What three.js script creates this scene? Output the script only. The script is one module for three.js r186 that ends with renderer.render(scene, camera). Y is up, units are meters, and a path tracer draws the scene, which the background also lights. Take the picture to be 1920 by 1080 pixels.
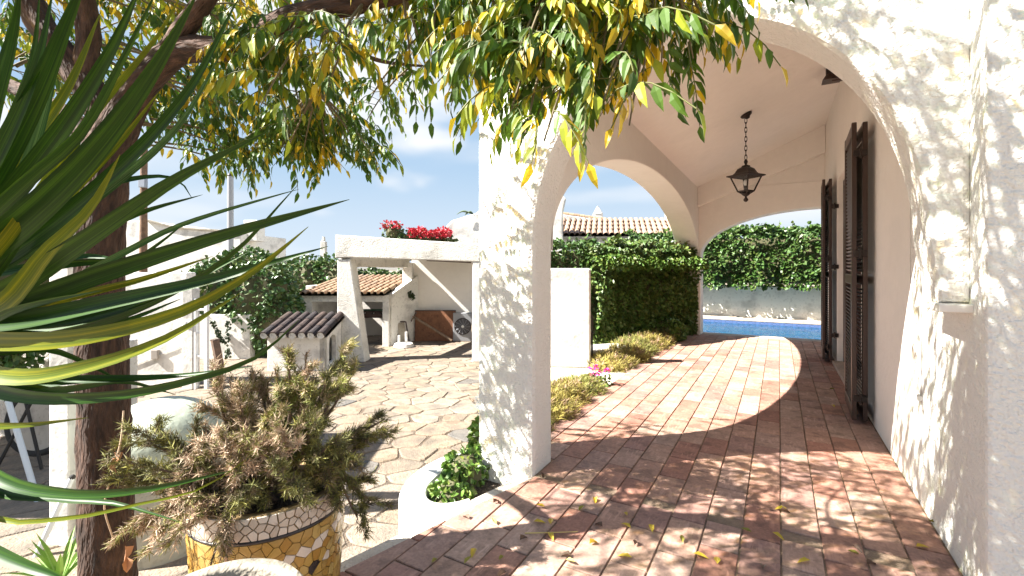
import * as THREE from 'three';
import { RoundedBoxGeometry } from 'three/addons/geometries/RoundedBoxGeometry.js';
import { mergeGeometries } from 'three/addons/utils/BufferGeometryUtils.js';

// ---------------------------------------------------------------- camera, sky, sun, exposure
// world: x = right across the terrace, y = up, z = -w where w runs along the terrace away from the camera
const scene = new THREE.Scene();
const YAW = 0.5219, F = 870, HOR = 500, EYE = 1.2;
const camera = new THREE.PerspectiveCamera(2 * Math.atan(540 / F) * 180 / Math.PI, 16 / 9, 0.05, 400);
camera.position.set(0, EYE, 0);
camera.rotation.set(0, YAW, 0);
camera.setViewOffset(1920, 1080, 0, 540 - HOR, 1920, 1080);
const renderer = new THREE.WebGLRenderer({ antialias: true });
renderer.setSize(1024, 576);
renderer.toneMapping = THREE.LinearToneMapping;
renderer.toneMappingExposure = 5.4;
renderer.shadowMap.enabled = true;
const SUN = new THREE.Vector3(-1, 1.175, 0.61).normalize();
const sun = new THREE.DirectionalLight(new THREE.Color(1.0, 0.955, 0.88), 4.3);
sun.position.copy(SUN).multiplyScalar(30);
sun.target.position.set(-1, 0, -4);
sun.castShadow = true; sun.shadow.mapSize.set(4096, 4096); sun.shadow.radius = 0.8;
Object.assign(sun.shadow.camera, { left: -16, right: 16, top: 16, bottom: -16, near: 1, far: 70 });
scene.add(sun, sun.target);

// ---------------------------------------------------------------- random, noise
function rng(seed) { let a = seed >>> 0; return () => { a = (a + 0x6D2B79F5) | 0; let t = Math.imul(a ^ (a >>> 15), 1 | a); t = (t + Math.imul(t ^ (t >>> 7), 61 | t)) ^ t; return ((t ^ (t >>> 14)) >>> 0) / 4294967296; }; }
const hash = (x, y, s) => { let h = Math.imul(x, 374761393) ^ Math.imul(y, 668265263) ^ Math.imul(s, 1274126177); h = Math.imul(h ^ (h >>> 13), 1274126177); return ((h ^ (h >>> 16)) >>> 0) / 4294967296; };
function vnoise(x, y, px, py, s) {            // value noise that repeats after px, py cells
  const xi = Math.floor(x), yi = Math.floor(y), fx = x - xi, fy = y - yi, u = fx * fx * (3 - 2 * fx), v = fy * fy * (3 - 2 * fy);
  const m = (a, p) => ((a % p) + p) % p, x0 = m(xi, px), x1 = m(xi + 1, px), y0 = m(yi, py), y1 = m(yi + 1, py);
  const a = hash(x0, y0, s), b = hash(x1, y0, s), c = hash(x0, y1, s), d = hash(x1, y1, s);
  return (a + (b - a) * u) * (1 - v) + (c + (d - c) * u) * v;
}
function fbm(u, v, fx, fy, oct, s) { let r = 0, a = 0.5, n = 0; for (let i = 0; i < oct; i++) { r += a * vnoise(u * fx, v * fy, fx, fy, s + i); n += a; a *= 0.5; fx *= 2; fy *= 2; } return r / n; }
const sstep = (a, b, x) => { const t = Math.min(1, Math.max(0, (x - a) / (b - a))); return t * t * (3 - 2 * t); };
function tex(size, fn, metres, srgb) {        // fn(u, v) -> grey or [r, g, b] in 0..1
  const d = new Uint8Array(size * size * 4);
  for (let j = 0; j < size; j++) for (let i = 0; i < size; i++) {
    const c = fn(i / size, j / size), k = (j * size + i) * 4, a = Array.isArray(c) ? c : [c, c, c];
    for (let q = 0; q < 3; q++) d[k + q] = Math.max(0, Math.min(255, Math.round(a[q] * 255))); d[k + 3] = 255;
  }
  const t = new THREE.DataTexture(d, size, size); t.wrapS = t.wrapT = THREE.RepeatWrapping; t.magFilter = THREE.LinearFilter; t.minFilter = THREE.LinearMipmapLinearFilter; t.generateMipmaps = true;
  t.repeat.set(1 / metres, 1 / metres); if (srgb) t.colorSpace = THREE.SRGBColorSpace; t.needsUpdate = true; return t;
}

// the sky: clear blue paling to the horizon, with thin low cloud banks
{
  const W = 1024, H = 512, d = new Float32Array(W * H * 4);
  for (let j = 0; j < H; j++) for (let i = 0; i < W; i++) {
    const u = i / W, v = j / H, el = (v - 0.5) * 180, k = (j * W + i) * 4;
    const t = sstep(0, 55, Math.max(0, el));
    let c = [0.096 - 0.058 * t, 0.133 - 0.06 * t, 0.172 - 0.032 * t];
    let cl = fbm(u, v, 24, 30, 5, 5), band = sstep(2, 8, el) * (1 - sstep(30, 52, el));
    cl = sstep(0.47, 0.68, cl) * band * 0.85;
    const wisp = sstep(0.5, 0.8, fbm(u, v * 1.0, 16, 64, 5, 40)) * (1 - sstep(35, 75, el)) * 0.35;
    const q = Math.min(1, cl + wisp + 0.42 * (1 - sstep(0, 14, Math.abs(el))));
    c = [c[0] + (0.19 - c[0]) * q, c[1] + (0.194 - c[1]) * q, c[2] + (0.199 - c[2]) * q];
    if (el < 0) { const g = sstep(0, 6, -el); c = [c[0] + (0.15 - c[0]) * g, c[1] + (0.14 - c[1]) * g, c[2] + (0.12 - c[2]) * g]; }
    d[k] = c[0]; d[k + 1] = c[1]; d[k + 2] = c[2]; d[k + 3] = 1;
  }
  const t = new THREE.DataTexture(d, W, H, THREE.RGBAFormat, THREE.FloatType);
  t.mapping = THREE.EquirectangularReflectionMapping; t.magFilter = THREE.LinearFilter; t.minFilter = THREE.LinearFilter; t.wrapS = THREE.RepeatWrapping; t.needsUpdate = true;
  scene.background = t; scene.environment = t;
}

// ---------------------------------------------------------------- helpers: places
const cy = Math.cos(YAW), sy = Math.sin(YAW);
const V = (x, y, z) => new THREE.Vector3(x, y, z);
const camW = (xc, y, zc) => V(xc * cy - zc * sy, y, -(zc * cy + xc * sy));         // camera-aligned ground coordinates -> world
const at = (px, py, z) => camW((px - 960) / F * z, EYE + (HOR - py) / F * z, z);    // a place seen at px, py, z metres ahead
const onLevel = (px, py, lev) => at(px, py, (EYE - lev) * F / (py - HOR));
const YARD = -0.6;

// ---------------------------------------------------------------- helpers: objects
const taken = {};
function numbered(n) { if (!(n in taken)) { taken[n] = 0; return n; } taken[n]++; return n + '_' + String(taken[n]).padStart(3, '0'); }
function shadow(o) { o.traverse((m) => { if (m.isMesh) { m.castShadow = true; m.receiveShadow = true; } }); return o; }
function tag(o, label, category, group) { o.userData.label = label; o.userData.category = category; if (group) o.userData.group = group; return o; }
function thing(name, label, category, p = V(0, 0, 0), turn = 0, group) {
  const g = new THREE.Group(); g.name = numbered(name); g.position.copy(p); g.rotation.y = turn; scene.add(g); return tag(g, label, category, group);
}
function part(name, geo, m, parent, label) {
  const o = new THREE.Mesh(geo, m); o.name = name; o.castShadow = o.receiveShadow = true; if (label) o.userData.label = label; parent.add(o); return o;
}
function struct(name, geo, m) { const o = new THREE.Mesh(geo, m); o.name = name; o.userData.kind = 'structure'; o.castShadow = o.receiveShadow = true; scene.add(o); return o; }
function solo(name, geo, m, label, category, group) { const o = new THREE.Mesh(geo, m); o.name = numbered(name); o.castShadow = o.receiveShadow = true; scene.add(o); return tag(o, label, category, group); }

// ---------------------------------------------------------------- helpers: geometry
function boxUV(g) {                            // uv in metres by the way each face points
  g = g.index ? g.toNonIndexed() : g; if (!g.attributes.normal) g.computeVertexNormals();
  const p = g.attributes.position, uv = new Float32Array(p.count * 2), a = V(), b = V(), c = V();
  for (let i = 0; i < p.count; i += 3) {
    a.fromBufferAttribute(p, i); b.fromBufferAttribute(p, i + 1).sub(a); c.fromBufferAttribute(p, i + 2).sub(a); b.cross(c);
    const x = Math.abs(b.x), y = Math.abs(b.y), z = Math.abs(b.z);
    for (let k = i; k < i + 3; k++) {
      const X = p.getX(k), Y = p.getY(k), Z = p.getZ(k);
      uv[k * 2] = x > y && x > z ? Z : X; uv[k * 2 + 1] = y >= x && y >= z ? Z : Y;
    }
  }
  g.setAttribute('uv', new THREE.BufferAttribute(uv, 2)); return g;
}
const rb = (w, h, d, x = 0, y = 0, z = 0, r = 0.008, s = 1) => boxUV(new RoundedBoxGeometry(w, h, d, s, Math.min(r, w / 2.1, h / 2.1, d / 2.1)).translate(x, y, z));
const bx = (w, h, d, x = 0, y = 0, z = 0) => boxUV(new THREE.BoxGeometry(w, h, d).translate(x, y, z));
function fix(g) { g = g.index ? g.toNonIndexed() : g.clone(); for (const k of Object.keys(g.attributes)) if (!['position', 'normal', 'uv', 'color'].includes(k)) g.deleteAttribute(k); return g; }
const join = (l) => mergeGeometries(l.map(fix));
function bar(a, b, r, r2 = r, seg = 8) {       // round bar from a to b
  const d = b.clone().sub(a), L = d.length(), g = new THREE.CylinderGeometry(r2, r, L, seg, 1);
  g.applyQuaternion(new THREE.Quaternion().setFromUnitVectors(V(0, 1, 0), d.normalize())); const m = a.clone().add(b).multiplyScalar(0.5); return g.translate(m.x, m.y, m.z);
}
function beam(a, b, w, h) {                    // squared bar from a to b
  const d = b.clone().sub(a), L = d.length(); d.normalize();
  const g = new RoundedBoxGeometry(w, h, L, 1, Math.min(w, h) * 0.12), m = new THREE.Matrix4().lookAt(a, b, Math.abs(d.y) > 0.98 ? V(1, 0, 0) : V(0, 1, 0)); m.setPosition(a.clone().add(b).multiplyScalar(0.5));
  return boxUV(g).applyMatrix4(m);
}
function limb(pts, rads, seg = 10, n = 40, rough = 0, seed = 1) {   // tapered, slightly knobbly tube through points
  const c = new THREE.CatmullRomCurve3(pts, false, 'centripetal'), fr = c.computeFrenetFrames(n, false), pos = [], uv = [], idx = [], p = V(), q = V();
  for (let i = 0; i <= n; i++) {
    const t = i / n; c.getPointAt(t, p); const k = t * (rads.length - 1), a = Math.floor(Math.min(k, rads.length - 1.001)), r = rads[a] + (rads[a + 1] - rads[a]) * (k - a);
    for (let j = 0; j <= seg; j++) {
      const an = j / seg * Math.PI * 2, rr = r * (1 + rough * (vnoise(j % seg * 0.9 + 3, i * 0.6, 64, 64, seed) - 0.5) * 2);
      q.copy(fr.normals[i]).multiplyScalar(Math.cos(an) * rr).addScaledVector(fr.binormals[i], Math.sin(an) * rr).add(p);
      pos.push(q.x, q.y, q.z); uv.push(j / seg * r * 6.28, t * c.getLength());
      if (i < n && j < seg) { const A = i * (seg + 1) + j, B = A + seg + 1; idx.push(A, B, A + 1, B, B + 1, A + 1); }
    }
  }
  const g = new THREE.BufferGeometry(); g.setAttribute('position', new THREE.Float32BufferAttribute(pos, 3)); g.setAttribute('uv', new THREE.Float32BufferAttribute(uv, 2)); g.setIndex(idx); g.computeVertexNormals(); return g;
}
function extr(points, depth, bev = 0.012, holes = []) {   // outline in x, y (metres), extruded towards +z
  const s = new THREE.Shape(points.map((p) => new THREE.Vector2(p[0], p[1])));
  for (const h of holes) s.holes.push(new THREE.Path(h.map((p) => new THREE.Vector2(p[0], p[1]))));
  const g = bev ? new THREE.ExtrudeGeometry(s, { depth: depth - 2 * bev, bevelEnabled: true, bevelThickness: bev, bevelSize: bev, bevelOffset: -bev, bevelSegments: 2 }).translate(0, 0, bev) : new THREE.ExtrudeGeometry(s, { depth, bevelEnabled: false });
  return boxUV(g);
}
function slabPoly(poly, y0, y1, bev = 0.006, du = 0, dv = 0) {      // flat piece: outline in x, z, chamfered top edge
  const n = poly.length, pos = [], uv = []; let cx = 0, cz = 0; for (const p of poly) { cx += p[0] / n; cz += p[1] / n; }
  const ins = poly.map(([x, z]) => { const d = Math.hypot(x - cx, z - cz) || 1, k = Math.max(0, 1 - bev * 1.3 / d); return [cx + (x - cx) * k, cz + (z - cz) * k]; });
  const tri = (a, b, c) => { for (const q of [a, b, c]) { pos.push(...q); uv.push(q[0] + du, q[2] + dv); } };
  for (let i = 0; i < n; i++) {
    const j = (i + 1) % n, a = poly[i], b = poly[j], A = ins[i], B = ins[j];
    const lo0 = [a[0], y0, a[1]], lo1 = [b[0], y0, b[1]], m0 = [a[0], y1 - bev, a[1]], m1 = [b[0], y1 - bev, b[1]], t0 = [A[0], y1, A[1]], t1 = [B[0], y1, B[1]];
    tri([cx, y1, cz], t1, t0); tri(t0, t1, m1); tri(t0, m1, m0); tri(m0, m1, lo1); tri(m0, lo1, lo0);
  }
  const g = new THREE.BufferGeometry(); g.setAttribute('position', new THREE.Float32BufferAttribute(pos, 3)); g.setAttribute('uv', new THREE.Float32BufferAttribute(uv, 2)); g.computeVertexNormals(); return g;
}
const ccw = (p) => { let s = 0; for (let i = 0; i < p.length; i++) { const a = p[i], b = p[(i + 1) % p.length]; s += a[0] * b[1] - b[0] * a[1]; } return s > 0 ? p : p.slice().reverse(); };
function clip(poly, nx, ny, c) {               // keep nx*x + ny*y <= c
  const out = []; for (let i = 0; i < poly.length; i++) {
    const a = poly[i], b = poly[(i + 1) % poly.length], da = nx * a[0] + ny * a[1] - c, db = nx * b[0] + ny * b[1] - c;
    if (da <= 0) out.push(a); if ((da < 0 && db > 0) || (da > 0 && db < 0)) { const t = da / (da - db); out.push([a[0] + (b[0] - a[0]) * t, a[1] + (b[1] - a[1]) * t]); }
  } return out;
}
function voronoi(seeds, reach, gap) {          // cells of the seeds, each shrunk by half the gap
  const grid = {}, G = reach; seeds.forEach((s, i) => { const k = Math.floor(s[0] / G) + ',' + Math.floor(s[1] / G); (grid[k] ??= []).push(i); });
  return seeds.map((s) => {
    let p = [[s[0] - G, s[1] - G], [s[0] + G, s[1] - G], [s[0] + G, s[1] + G], [s[0] - G, s[1] + G]]; const gx = Math.floor(s[0] / G), gy = Math.floor(s[1] / G);
    for (let a = -2; a <= 2; a++) for (let b = -2; b <= 2; b++) for (const j of grid[(gx + a) + ',' + (gy + b)] ?? []) {
      const o = seeds[j], dx = o[0] - s[0], dy = o[1] - s[1], L = Math.hypot(dx, dy); if (L < 1e-6 || L > 2.9 * G) continue;
      p = clip(p, dx / L, dy / L, (dx * (s[0] + o[0]) + dy * (s[1] + o[1])) / (2 * L) - gap / 2); if (p.length < 3) return null;
    } return p;
  });
}
function tile(r, L, t = 0.014, seg = 7, taper = 0.85) {   // one barrel roof tile: a half pipe along z with thickness, wide end at z = L
  const pos = [], idx = [], ring = (z, rr) => { for (let j = 0; j <= seg; j++) { const a = Math.PI * j / seg; pos.push(Math.cos(a) * rr, Math.sin(a) * rr, z); } };
  ring(0, r * taper); ring(L, r); ring(L, r - t); ring(0, r * taper - t); const n = seg + 1;
  for (let k = 0; k < 4; k++) for (let j = 0; j < seg; j++) { const a = k * n + j, b = ((k + 1) % 4) * n + j; idx.push(a, b, a + 1, b, b + 1, a + 1); }
  const g = new THREE.BufferGeometry(); g.setAttribute('position', new THREE.Float32BufferAttribute(pos, 3)); g.setIndex(idx); const q = g.toNonIndexed(); q.computeVertexNormals(); return boxUV(q);
}

// ---------------------------------------------------------------- materials (linear base colours)
const C = (r, g, b) => new THREE.Color().setRGB(r, g, b);
const mat = (c, o = {}) => new THREE.MeshStandardMaterial({ color: c, roughness: 0.85, ...o });
const stuccoBump = tex(1024, (u, v) => { const a = fbm(u, v, 90, 90, 2, 3), b = fbm(u, v, 30, 30, 3, 9); return 0.7 * a + 0.3 * b; }, 0.9);
const fineBump = tex(512, (u, v) => fbm(u, v, 24, 24, 5, 21), 0.7);
const stain = tex(512, (u, v) => { const a = fbm(u, v, 5, 5, 6, 31), b = fbm(u, v, 40, 40, 3, 33), k = 0.95 + 0.03 * a + 0.02 * b - 0.02 * sstep(0.66, 0.8, a); return [k, k * 0.995, k * 0.985]; }, 2.3, true);
const weather = tex(512, (u, v) => { const a = fbm(u, v, 6, 6, 6, 51), b = fbm(u, v, 48, 48, 3, 53), k = 0.95 - 0.16 * sstep(0.5, 0.8, a) - 0.08 * sstep(0.6, 0.75, b); return [k, k * 0.985, k * 0.96]; }, 1.7, true);
const M = {
  stucco: mat(C(0.80, 0.79, 0.765), { map: stain, bumpMap: stuccoBump, bumpScale: 0.009, roughness: 0.95 }),
  plaster: mat(C(0.86, 0.83, 0.79), { map: stain, bumpMap: fineBump, bumpScale: 0.0025, roughness: 0.92 }),
  ceiling: mat(C(0.88, 0.85, 0.81), { map: stain, bumpMap: fineBump, bumpScale: 0.0015, roughness: 0.95 }),
  oldWhite: mat(C(0.76, 0.75, 0.72), { map: weather, bumpMap: stuccoBump, bumpScale: 0.012, roughness: 0.95 }),
  white: mat(C(0.80, 0.80, 0.79), { map: weather, bumpMap: fineBump, bumpScale: 0.003 }),
  paintedMetal: mat(C(0.78, 0.79, 0.8), { roughness: 0.45, map: stain }),
  brown: mat(C(0.055, 0.03, 0.022), { roughness: 0.42, bumpMap: fineBump, bumpScale: 0.0006 }),
  iron: mat(C(0.035, 0.026, 0.022), { roughness: 0.5, metalness: 0.4 }),
  glass: new THREE.MeshPhysicalMaterial({ color: C(1, 1, 1), transmission: 1, thickness: 0, roughness: 0.04, ior: 1.5 }),
  dark: mat(C(0.03, 0.028, 0.026)),
  soil: mat(C(0.07, 0.05, 0.035), { bumpMap: stuccoBump, bumpScale: 0.03 }),
  concrete: mat(C(0.36, 0.33, 0.28), { map: weather, bumpMap: stuccoBump, bumpScale: 0.006 }),
  wood: mat(C(0.2, 0.1, 0.05), { roughness: 0.7 }),
};

// ---------------------------------------------------------------- ground, yard, terrace floor
struct('ground', boxUV(new THREE.PlaneGeometry(300, 300, 1, 1).rotateX(-Math.PI / 2).translate(0, YARD - 0.03, 0)), mat(C(0.30, 0.26, 0.2), { map: weather, bumpMap: stuccoBump, bumpScale: 0.02 }));

const stoneTex = tex(512, (u, v) => { const a = fbm(u, v, 7, 7, 6, 61), b = fbm(u, v, 60, 60, 3, 63), k = 0.8 + 0.22 * (a - 0.5) * 2 + 0.16 * (b - 0.5) - 0.18 * sstep(0.6, 0.74, a); return [k, k * (0.97 - 0.06 * a), k * (0.93 - 0.12 * a)]; }, 1.1, true);
{ // crazy paving of the yard
  const bed = struct('yard_paving', (() => {
    const q = [camW(-11, 0, 1), camW(-0.2, 0, 1), camW(-0.2, 0, 12.5), camW(-11, 0, 12.5)].map((p) => [p.x, p.z]); return slabPoly(ccw(q), YARD - 0.026, YARD, 0.004);
  })(), mat(C(0.21, 0.18, 0.15), { map: stoneTex, bumpMap: stuccoBump, bumpScale: 0.02 }));
  const r = rng(11), seeds = [];
  for (let tries = 0; tries < 60000 && seeds.length < 1100; tries++) {
    const z = 1.3 + r() * 10.8, xc = -z * 0.98 + r() * (z * 0.98 - 0.1 * z + 0.9), d0 = 0.2 + 0.13 * r();
    const lx = xc / 1.25, lz = z; if (seeds.every((s) => Math.hypot((s[0] - lx) , s[1] - lz) > d0)) seeds.push([lx, lz]);
  }
  const cells = voronoi(seeds, 0.42, 0.013), tones = [[0.36, 0.325, 0.285], [0.38, 0.35, 0.315], [0.33, 0.29, 0.25], [0.4, 0.37, 0.335], [0.32, 0.29, 0.255], [0.36, 0.32, 0.27], [0.2, 0.21, 0.22]].map(([a, b, c]) => mat(C(a, b, c), { map: stoneTex, bumpMap: stuccoBump, bumpScale: 0.008, roughness: 0.9 }));
  const list = [];
  cells.forEach((p, i) => {
    if (!p || p.length < 3) return; const s = seeds[i], c0 = camW(s[0] * 1.25, 0, s[1]);
    if (c0.x > -1.62) return;                                             // under the terrace
    let poly = p.map(([x, z]) => { const jx = (hash(Math.round(x * 900), Math.round(z * 900), 4) - 0.5) * 0.02; const w = camW((x + jx) * 1.25, 0, z + jx); return [w.x, w.z]; });
    // round the corners of every stone
    const q = []; for (let k = 0; k < poly.length; k++) { const a = poly[k], b = poly[(k + 1) % poly.length]; q.push([a[0] * 0.88 + b[0] * 0.12, a[1] * 0.88 + b[1] * 0.12], [a[0] * 0.12 + b[0] * 0.88, a[1] * 0.12 + b[1] * 0.88]); }
    const px = 960 + s[0] * 1.25 / s[1] * F, py = HOR + (EYE - YARD) * F / s[1];
    const seen = px > 480 && px < 905 && py < 1075, h = YARD + 0.005 + 0.009 * hash(i, 3, 7), m = hash(i, 9, 2) < 0.035 ? 6 : Math.floor(hash(i, 5, 1) * 5.999);
    list.push({ g: slabPoly(ccw(q), YARD - 0.01, h, 0.009, hash(i, 1, 1) * 3, hash(i, 2, 1) * 3), m, score: seen ? 100 - s[1] : -s[1] });
  });
  list.sort((a, b) => b.score - a.score);
  list.slice(0, 296).forEach((o, i) => part(i ? 'paving_stone_' + String(i).padStart(3, '0') : 'paving_stone', o.g, tones[o.m], bed));
  const rest = part('paving_stones', join(list.slice(296).map((o) => o.g)), tones[0], bed); rest.userData.kind = 'stuff';
}

// terracotta terrace
const EDGE0 = [-1.225, 2.34], edgeU = (w) => w < 2.37 ? -1.225 - 0.2477 * (2.34 - w) : -1.5;
const clayTex = tex(512, (u, v) => {
  const a = fbm(u, v, 6, 6, 6, 71), b = fbm(u, v, 70, 10, 4, 73), c = fbm(u, v, 64, 64, 3, 75);
  const pale = 0.75 * sstep(0.5, 0.72, b) * sstep(0.38, 0.6, a), dk = sstep(0.55, 0.75, fbm(u, v, 9, 9, 5, 77)) * 0.12;
  let k = 0.86 + 0.2 * (a - 0.5) + 0.2 * (c - 0.5) - dk; return [k + (0.99 - k) * pale, k * 0.97 + (0.98 - k * 0.97) * pale, k * 0.95 + (0.97 - k * 0.95) * pale];
}, 0.62, true);
{
  const slab = struct('terrace_floor', (() => { const p = [[0.66, 2.5], [0.66, -8.9], [-1.5, -8.9], [-1.5, -2.5], [-1.225, -2.5], [-1.225, -2.34], [edgeU(-2.5), 2.5]]; const g = slabPoly(ccw(p), YARD - 0.02, -0.007, 0.003); return g; })(), mat(C(0.40, 0.32, 0.26), { map: stoneTex, bumpMap: stuccoBump, bumpScale: 0.006 }));
  const tones = [[0.47, 0.265, 0.2], [0.52, 0.325, 0.25], [0.43, 0.225, 0.17], [0.56, 0.4, 0.325], [0.5, 0.34, 0.275], [0.41, 0.25, 0.21], [0.54, 0.36, 0.28], [0.47, 0.315, 0.26]].map(([a, b, c]) => mat(C(a, b, c), { map: clayTex, bumpMap: fineBump, bumpScale: 0.0025, roughness: 0.72 }));
  const TW = 0.1525, TL = 0.3, list = [], r = rng(5);
  for (let i = 0; i < 17; i++) {
    const u1 = 0.618 - TW * i, u0 = u1 - TW, off = (i % 2) * 0.15 + (hash(i, 1, 90) - 0.5) * 0.05;
    for (let k = -1; k < 30; k++) {
      const w0 = 0.2 + off + k * TL, w1 = Math.min(w0 + TL, 8.88); if (w1 - w0 < 0.06) continue;
      const g2 = 0.0035, jit = (r() - 0.5) * 0.003;
      let p = [[u0 + g2 + jit, -(w0 + g2)], [u1 - g2 + jit, -(w0 + g2)], [u1 - g2, -(w1 - g2)], [u0 + g2, -(w1 - g2)]];
      const wm = (w0 + w1) / 2;
      if (wm < 2.37) { const nx = -1, ny = -0.2477, c = -(-1.225 - 0.2477 * 2.34); p = clip(p, nx / 1.0302, ny / 1.0302, (1.225 + 0.2477 * 2.34 - 0.004) / 1.0302); p = clip(p, 0, -1, 2.366); }
      else if (wm < 2.66) { p = clip(p, -1, 0, 1.222); }
      else p = clip(p, -1, 0, 1.496);
      if (wm > 2.64 && w0 < 2.66 && u0 < -1.225) p = clip(p, 0, 1, -2.645);
      if (p.length < 3) continue;
      let area = 0; for (let q = 0; q < p.length; q++) { const a = p[q], b = p[(q + 1) % p.length]; area += a[0] * b[1] - b[0] * a[1]; } if (Math.abs(area) < 0.004) continue;
      list.push({ g: slabPoly(ccw(p), -0.012, 0.002 * (r() - 0.5), 0.003, r() * 3, r() * 3), m: Math.floor(r() * 7.999), score: wm < 0.9 ? -1 : 20 - wm });
    }
  }
  list.sort((a, b) => b.score - a.score);
  list.slice(0, 298).forEach((o, i) => part(i ? 'tile_' + String(i).padStart(3, '0') : 'tile', o.g, tones[o.m], slab));
  const rest = [[], [], []]; list.slice(298).forEach((o, i) => rest[i % 3].push(o.g));
  rest.forEach((l, i) => { const o = part('tiles' + (i ? '_00' + i : ''), join(l), tones[[1, 3, 6][i]], slab); o.userData.kind = 'stuff'; });
  console.log('tiles', list.length);
}
{ // white kerb along the open edge of the terrace
  const k = thing('terrace_kerb', 'pale cement kerb along the terrace edge beside the stone yard', 'kerb');
  const e = (w, o) => [edgeU(w) - o, -w];
  part('kerb_top', slabPoly(ccw([e(2.366, 0.004), e(2.366, 0.1), e(-2.5, 0.1), e(-2.5, 0.004)]), YARD, -0.03, 0.012), mat(C(0.62, 0.58, 0.52), { map: weather, bumpMap: stuccoBump, bumpScale: 0.008 }), k);
}

// ---------------------------------------------------------------- the house: arcade, wall, ceiling, door, shutters
const house = thing('house', 'white stucco villa with arched terrace arcade and brown louvred shutters', 'house');
const WF = 2.37, WB = 2.64, UL = -1.61, UI = -1.225, UW = 0.625, WE = 8.75, WE2 = 9.1;
const ceil = (u) => 2.58 + 0.438 * (u + 1.225);
const arc = (cx, cyy, a, b, t0, t1, n) => Array.from({ length: n + 1 }, (_, i) => { const t = t0 + (t1 - t0) * i / n; return [cx + a * Math.cos(t), cyy + b * Math.sin(t)]; });
{
  // front arch: pillar, spandrel and the short bracket on the right
  const pts = [[UL, YARD], [UI, YARD], [UI, 1.0], ...arc(-0.36, 1.3, 0.865, 1.075, Math.PI, 0, 44), [0.528, 1.16], [0.54, 1.06], [0.632, 1.06], [0.632, ceil(0.632) + 0.06], [UL, ceil(UL) + 0.06]];
  part('front_arch_wall', extr(pts, WB - WF, 0.03).translate(0, 0, -WB), M.stucco, house);
  part('corbel', rb(0.1, 0.032, 0.3, 0.577, 1.043, -(WF + 0.12), 0.005), M.plaster, house, 'small cream stone corbel under the arch foot');
  // side arch towards the garden (drawn along the terrace)
  const mid = (WB + WE) / 2, a = (WE - WB) / 2 - 0.003;
  const side = [[WB + 0.003, 1.3], ...arc(mid, 1.35, a, 0.95, Math.PI, 0, 64), [WE - 0.003, 1.3], [WE - 0.003, 2.62], [WB + 0.003, 2.62]];
  part('side_arch_wall', extr(side, UI - UL, 0.012).rotateY(Math.PI / 2).translate(UL, 0, 0), M.plaster, house);
  // end arch towards the pool
  const end = [[UL, YARD], [-1.2, YARD], [-1.2, 1.2], ...arc(0.60, 1.39, 1.80, 0.75, Math.PI, Math.PI / 2, 36), [0.632, 2.14], [0.632, ceil(0.632) + 0.06], [UL, ceil(UL) + 0.06]];
  part('end_arch_wall', extr(end, WE2 - WE, 0.012).translate(0, 0, -WE2), M.plaster, house);
  part('beam', extr([[UI + 0.002, 2.25], [UW - 0.002, 2.966], [UW - 0.002, ceil(UW) + 0.03], [UI + 0.002, ceil(UI) + 0.03]], 0.145, 0.01).translate(0, 0, -WE + 0.003), M.ceiling, house);
  part('string_course', rb(1.84, 0.016, 0.012, -0.3, 2.54, -(WE - 0.004), 0.003), M.plaster, house);
  // ceiling slab of the lean-to roof
  const cs = [[-1.63, ceil(-1.63)], [0.66, ceil(0.66)], [0.66, ceil(0.66) + 0.17], [-1.63, ceil(-1.63) + 0.17]];
  part('ceiling', extr(cs, WE2 + 0.15 - (WF - 0.05), 0.006).translate(0, 0, -(WE2 + 0.15)), M.ceiling, house);
  // house wall with the door opening (drawn along the terrace)
  const wall = [[2.215, YARD], [WE2, YARD], [WE2, 3.46], [2.215, 3.46]], hole = [[5.05, 0.02], [5.05, 2.27], [6.98, 2.27], [6.98, 0.02]];
  // lower/nearer rough render and inner smooth render are the same wall in two finishes
  const cut = 3.3, near = extr([[2.215, YARD], [cut, YARD], [cut, 3.46], [2.215, 3.46]], 0.26, 0.014), far = extr([[cut + 0.0005, YARD], [WE2, YARD], [WE2, 3.46], [cut + 0.0005, 3.46]], 0.26, 0, [hole]);
  part('wall', near.rotateY(Math.PI / 2).translate(UW, 0, 0), M.stucco, house);
  part('wall', far.rotateY(Math.PI / 2).translate(UW, 0, 0), M.plaster, house);
  part('front_wall', bx(3.2, 3.46 - YARD, 0.26, UW + 0.262 + 1.6, (3.46 + YARD) / 2, -(2.215 + 0.135)), M.stucco, house);
  part('roof', join([rb(3.6, 0.18, WE2 - 2.1, 2.46, 3.552, -(WE2 + 2.1) / 2, 0.02)]), M.ceiling, house);
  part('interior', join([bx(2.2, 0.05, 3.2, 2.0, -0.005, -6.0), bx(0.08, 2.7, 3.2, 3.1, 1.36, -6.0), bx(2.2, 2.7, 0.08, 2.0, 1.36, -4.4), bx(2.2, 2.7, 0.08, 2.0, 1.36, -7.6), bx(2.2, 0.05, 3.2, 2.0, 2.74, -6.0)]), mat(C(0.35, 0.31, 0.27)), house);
  // door: frame, mullion, glazed leaves, pale threshold
  const door = part('door', join([bx(0.07, 2.22, 0.07, 0.72, 1.145, -5.09), bx(0.07, 2.22, 0.07, 0.72, 1.145, -6.94), bx(0.07, 0.07, 1.78, 0.72, 2.22, -6.015), bx(0.05, 2.15, 0.09, 0.72, 1.11, -6.0)]), M.brown, house);
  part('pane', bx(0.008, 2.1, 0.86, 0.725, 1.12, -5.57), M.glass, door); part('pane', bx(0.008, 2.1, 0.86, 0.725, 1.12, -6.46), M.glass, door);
  part('threshold', rb(0.3, 0.05, 1.92, 0.725, 0.012, -6.015, 0.008), mat(C(0.66, 0.6, 0.57), { map: stoneTex, roughness: 0.5 }), house);
}
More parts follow.
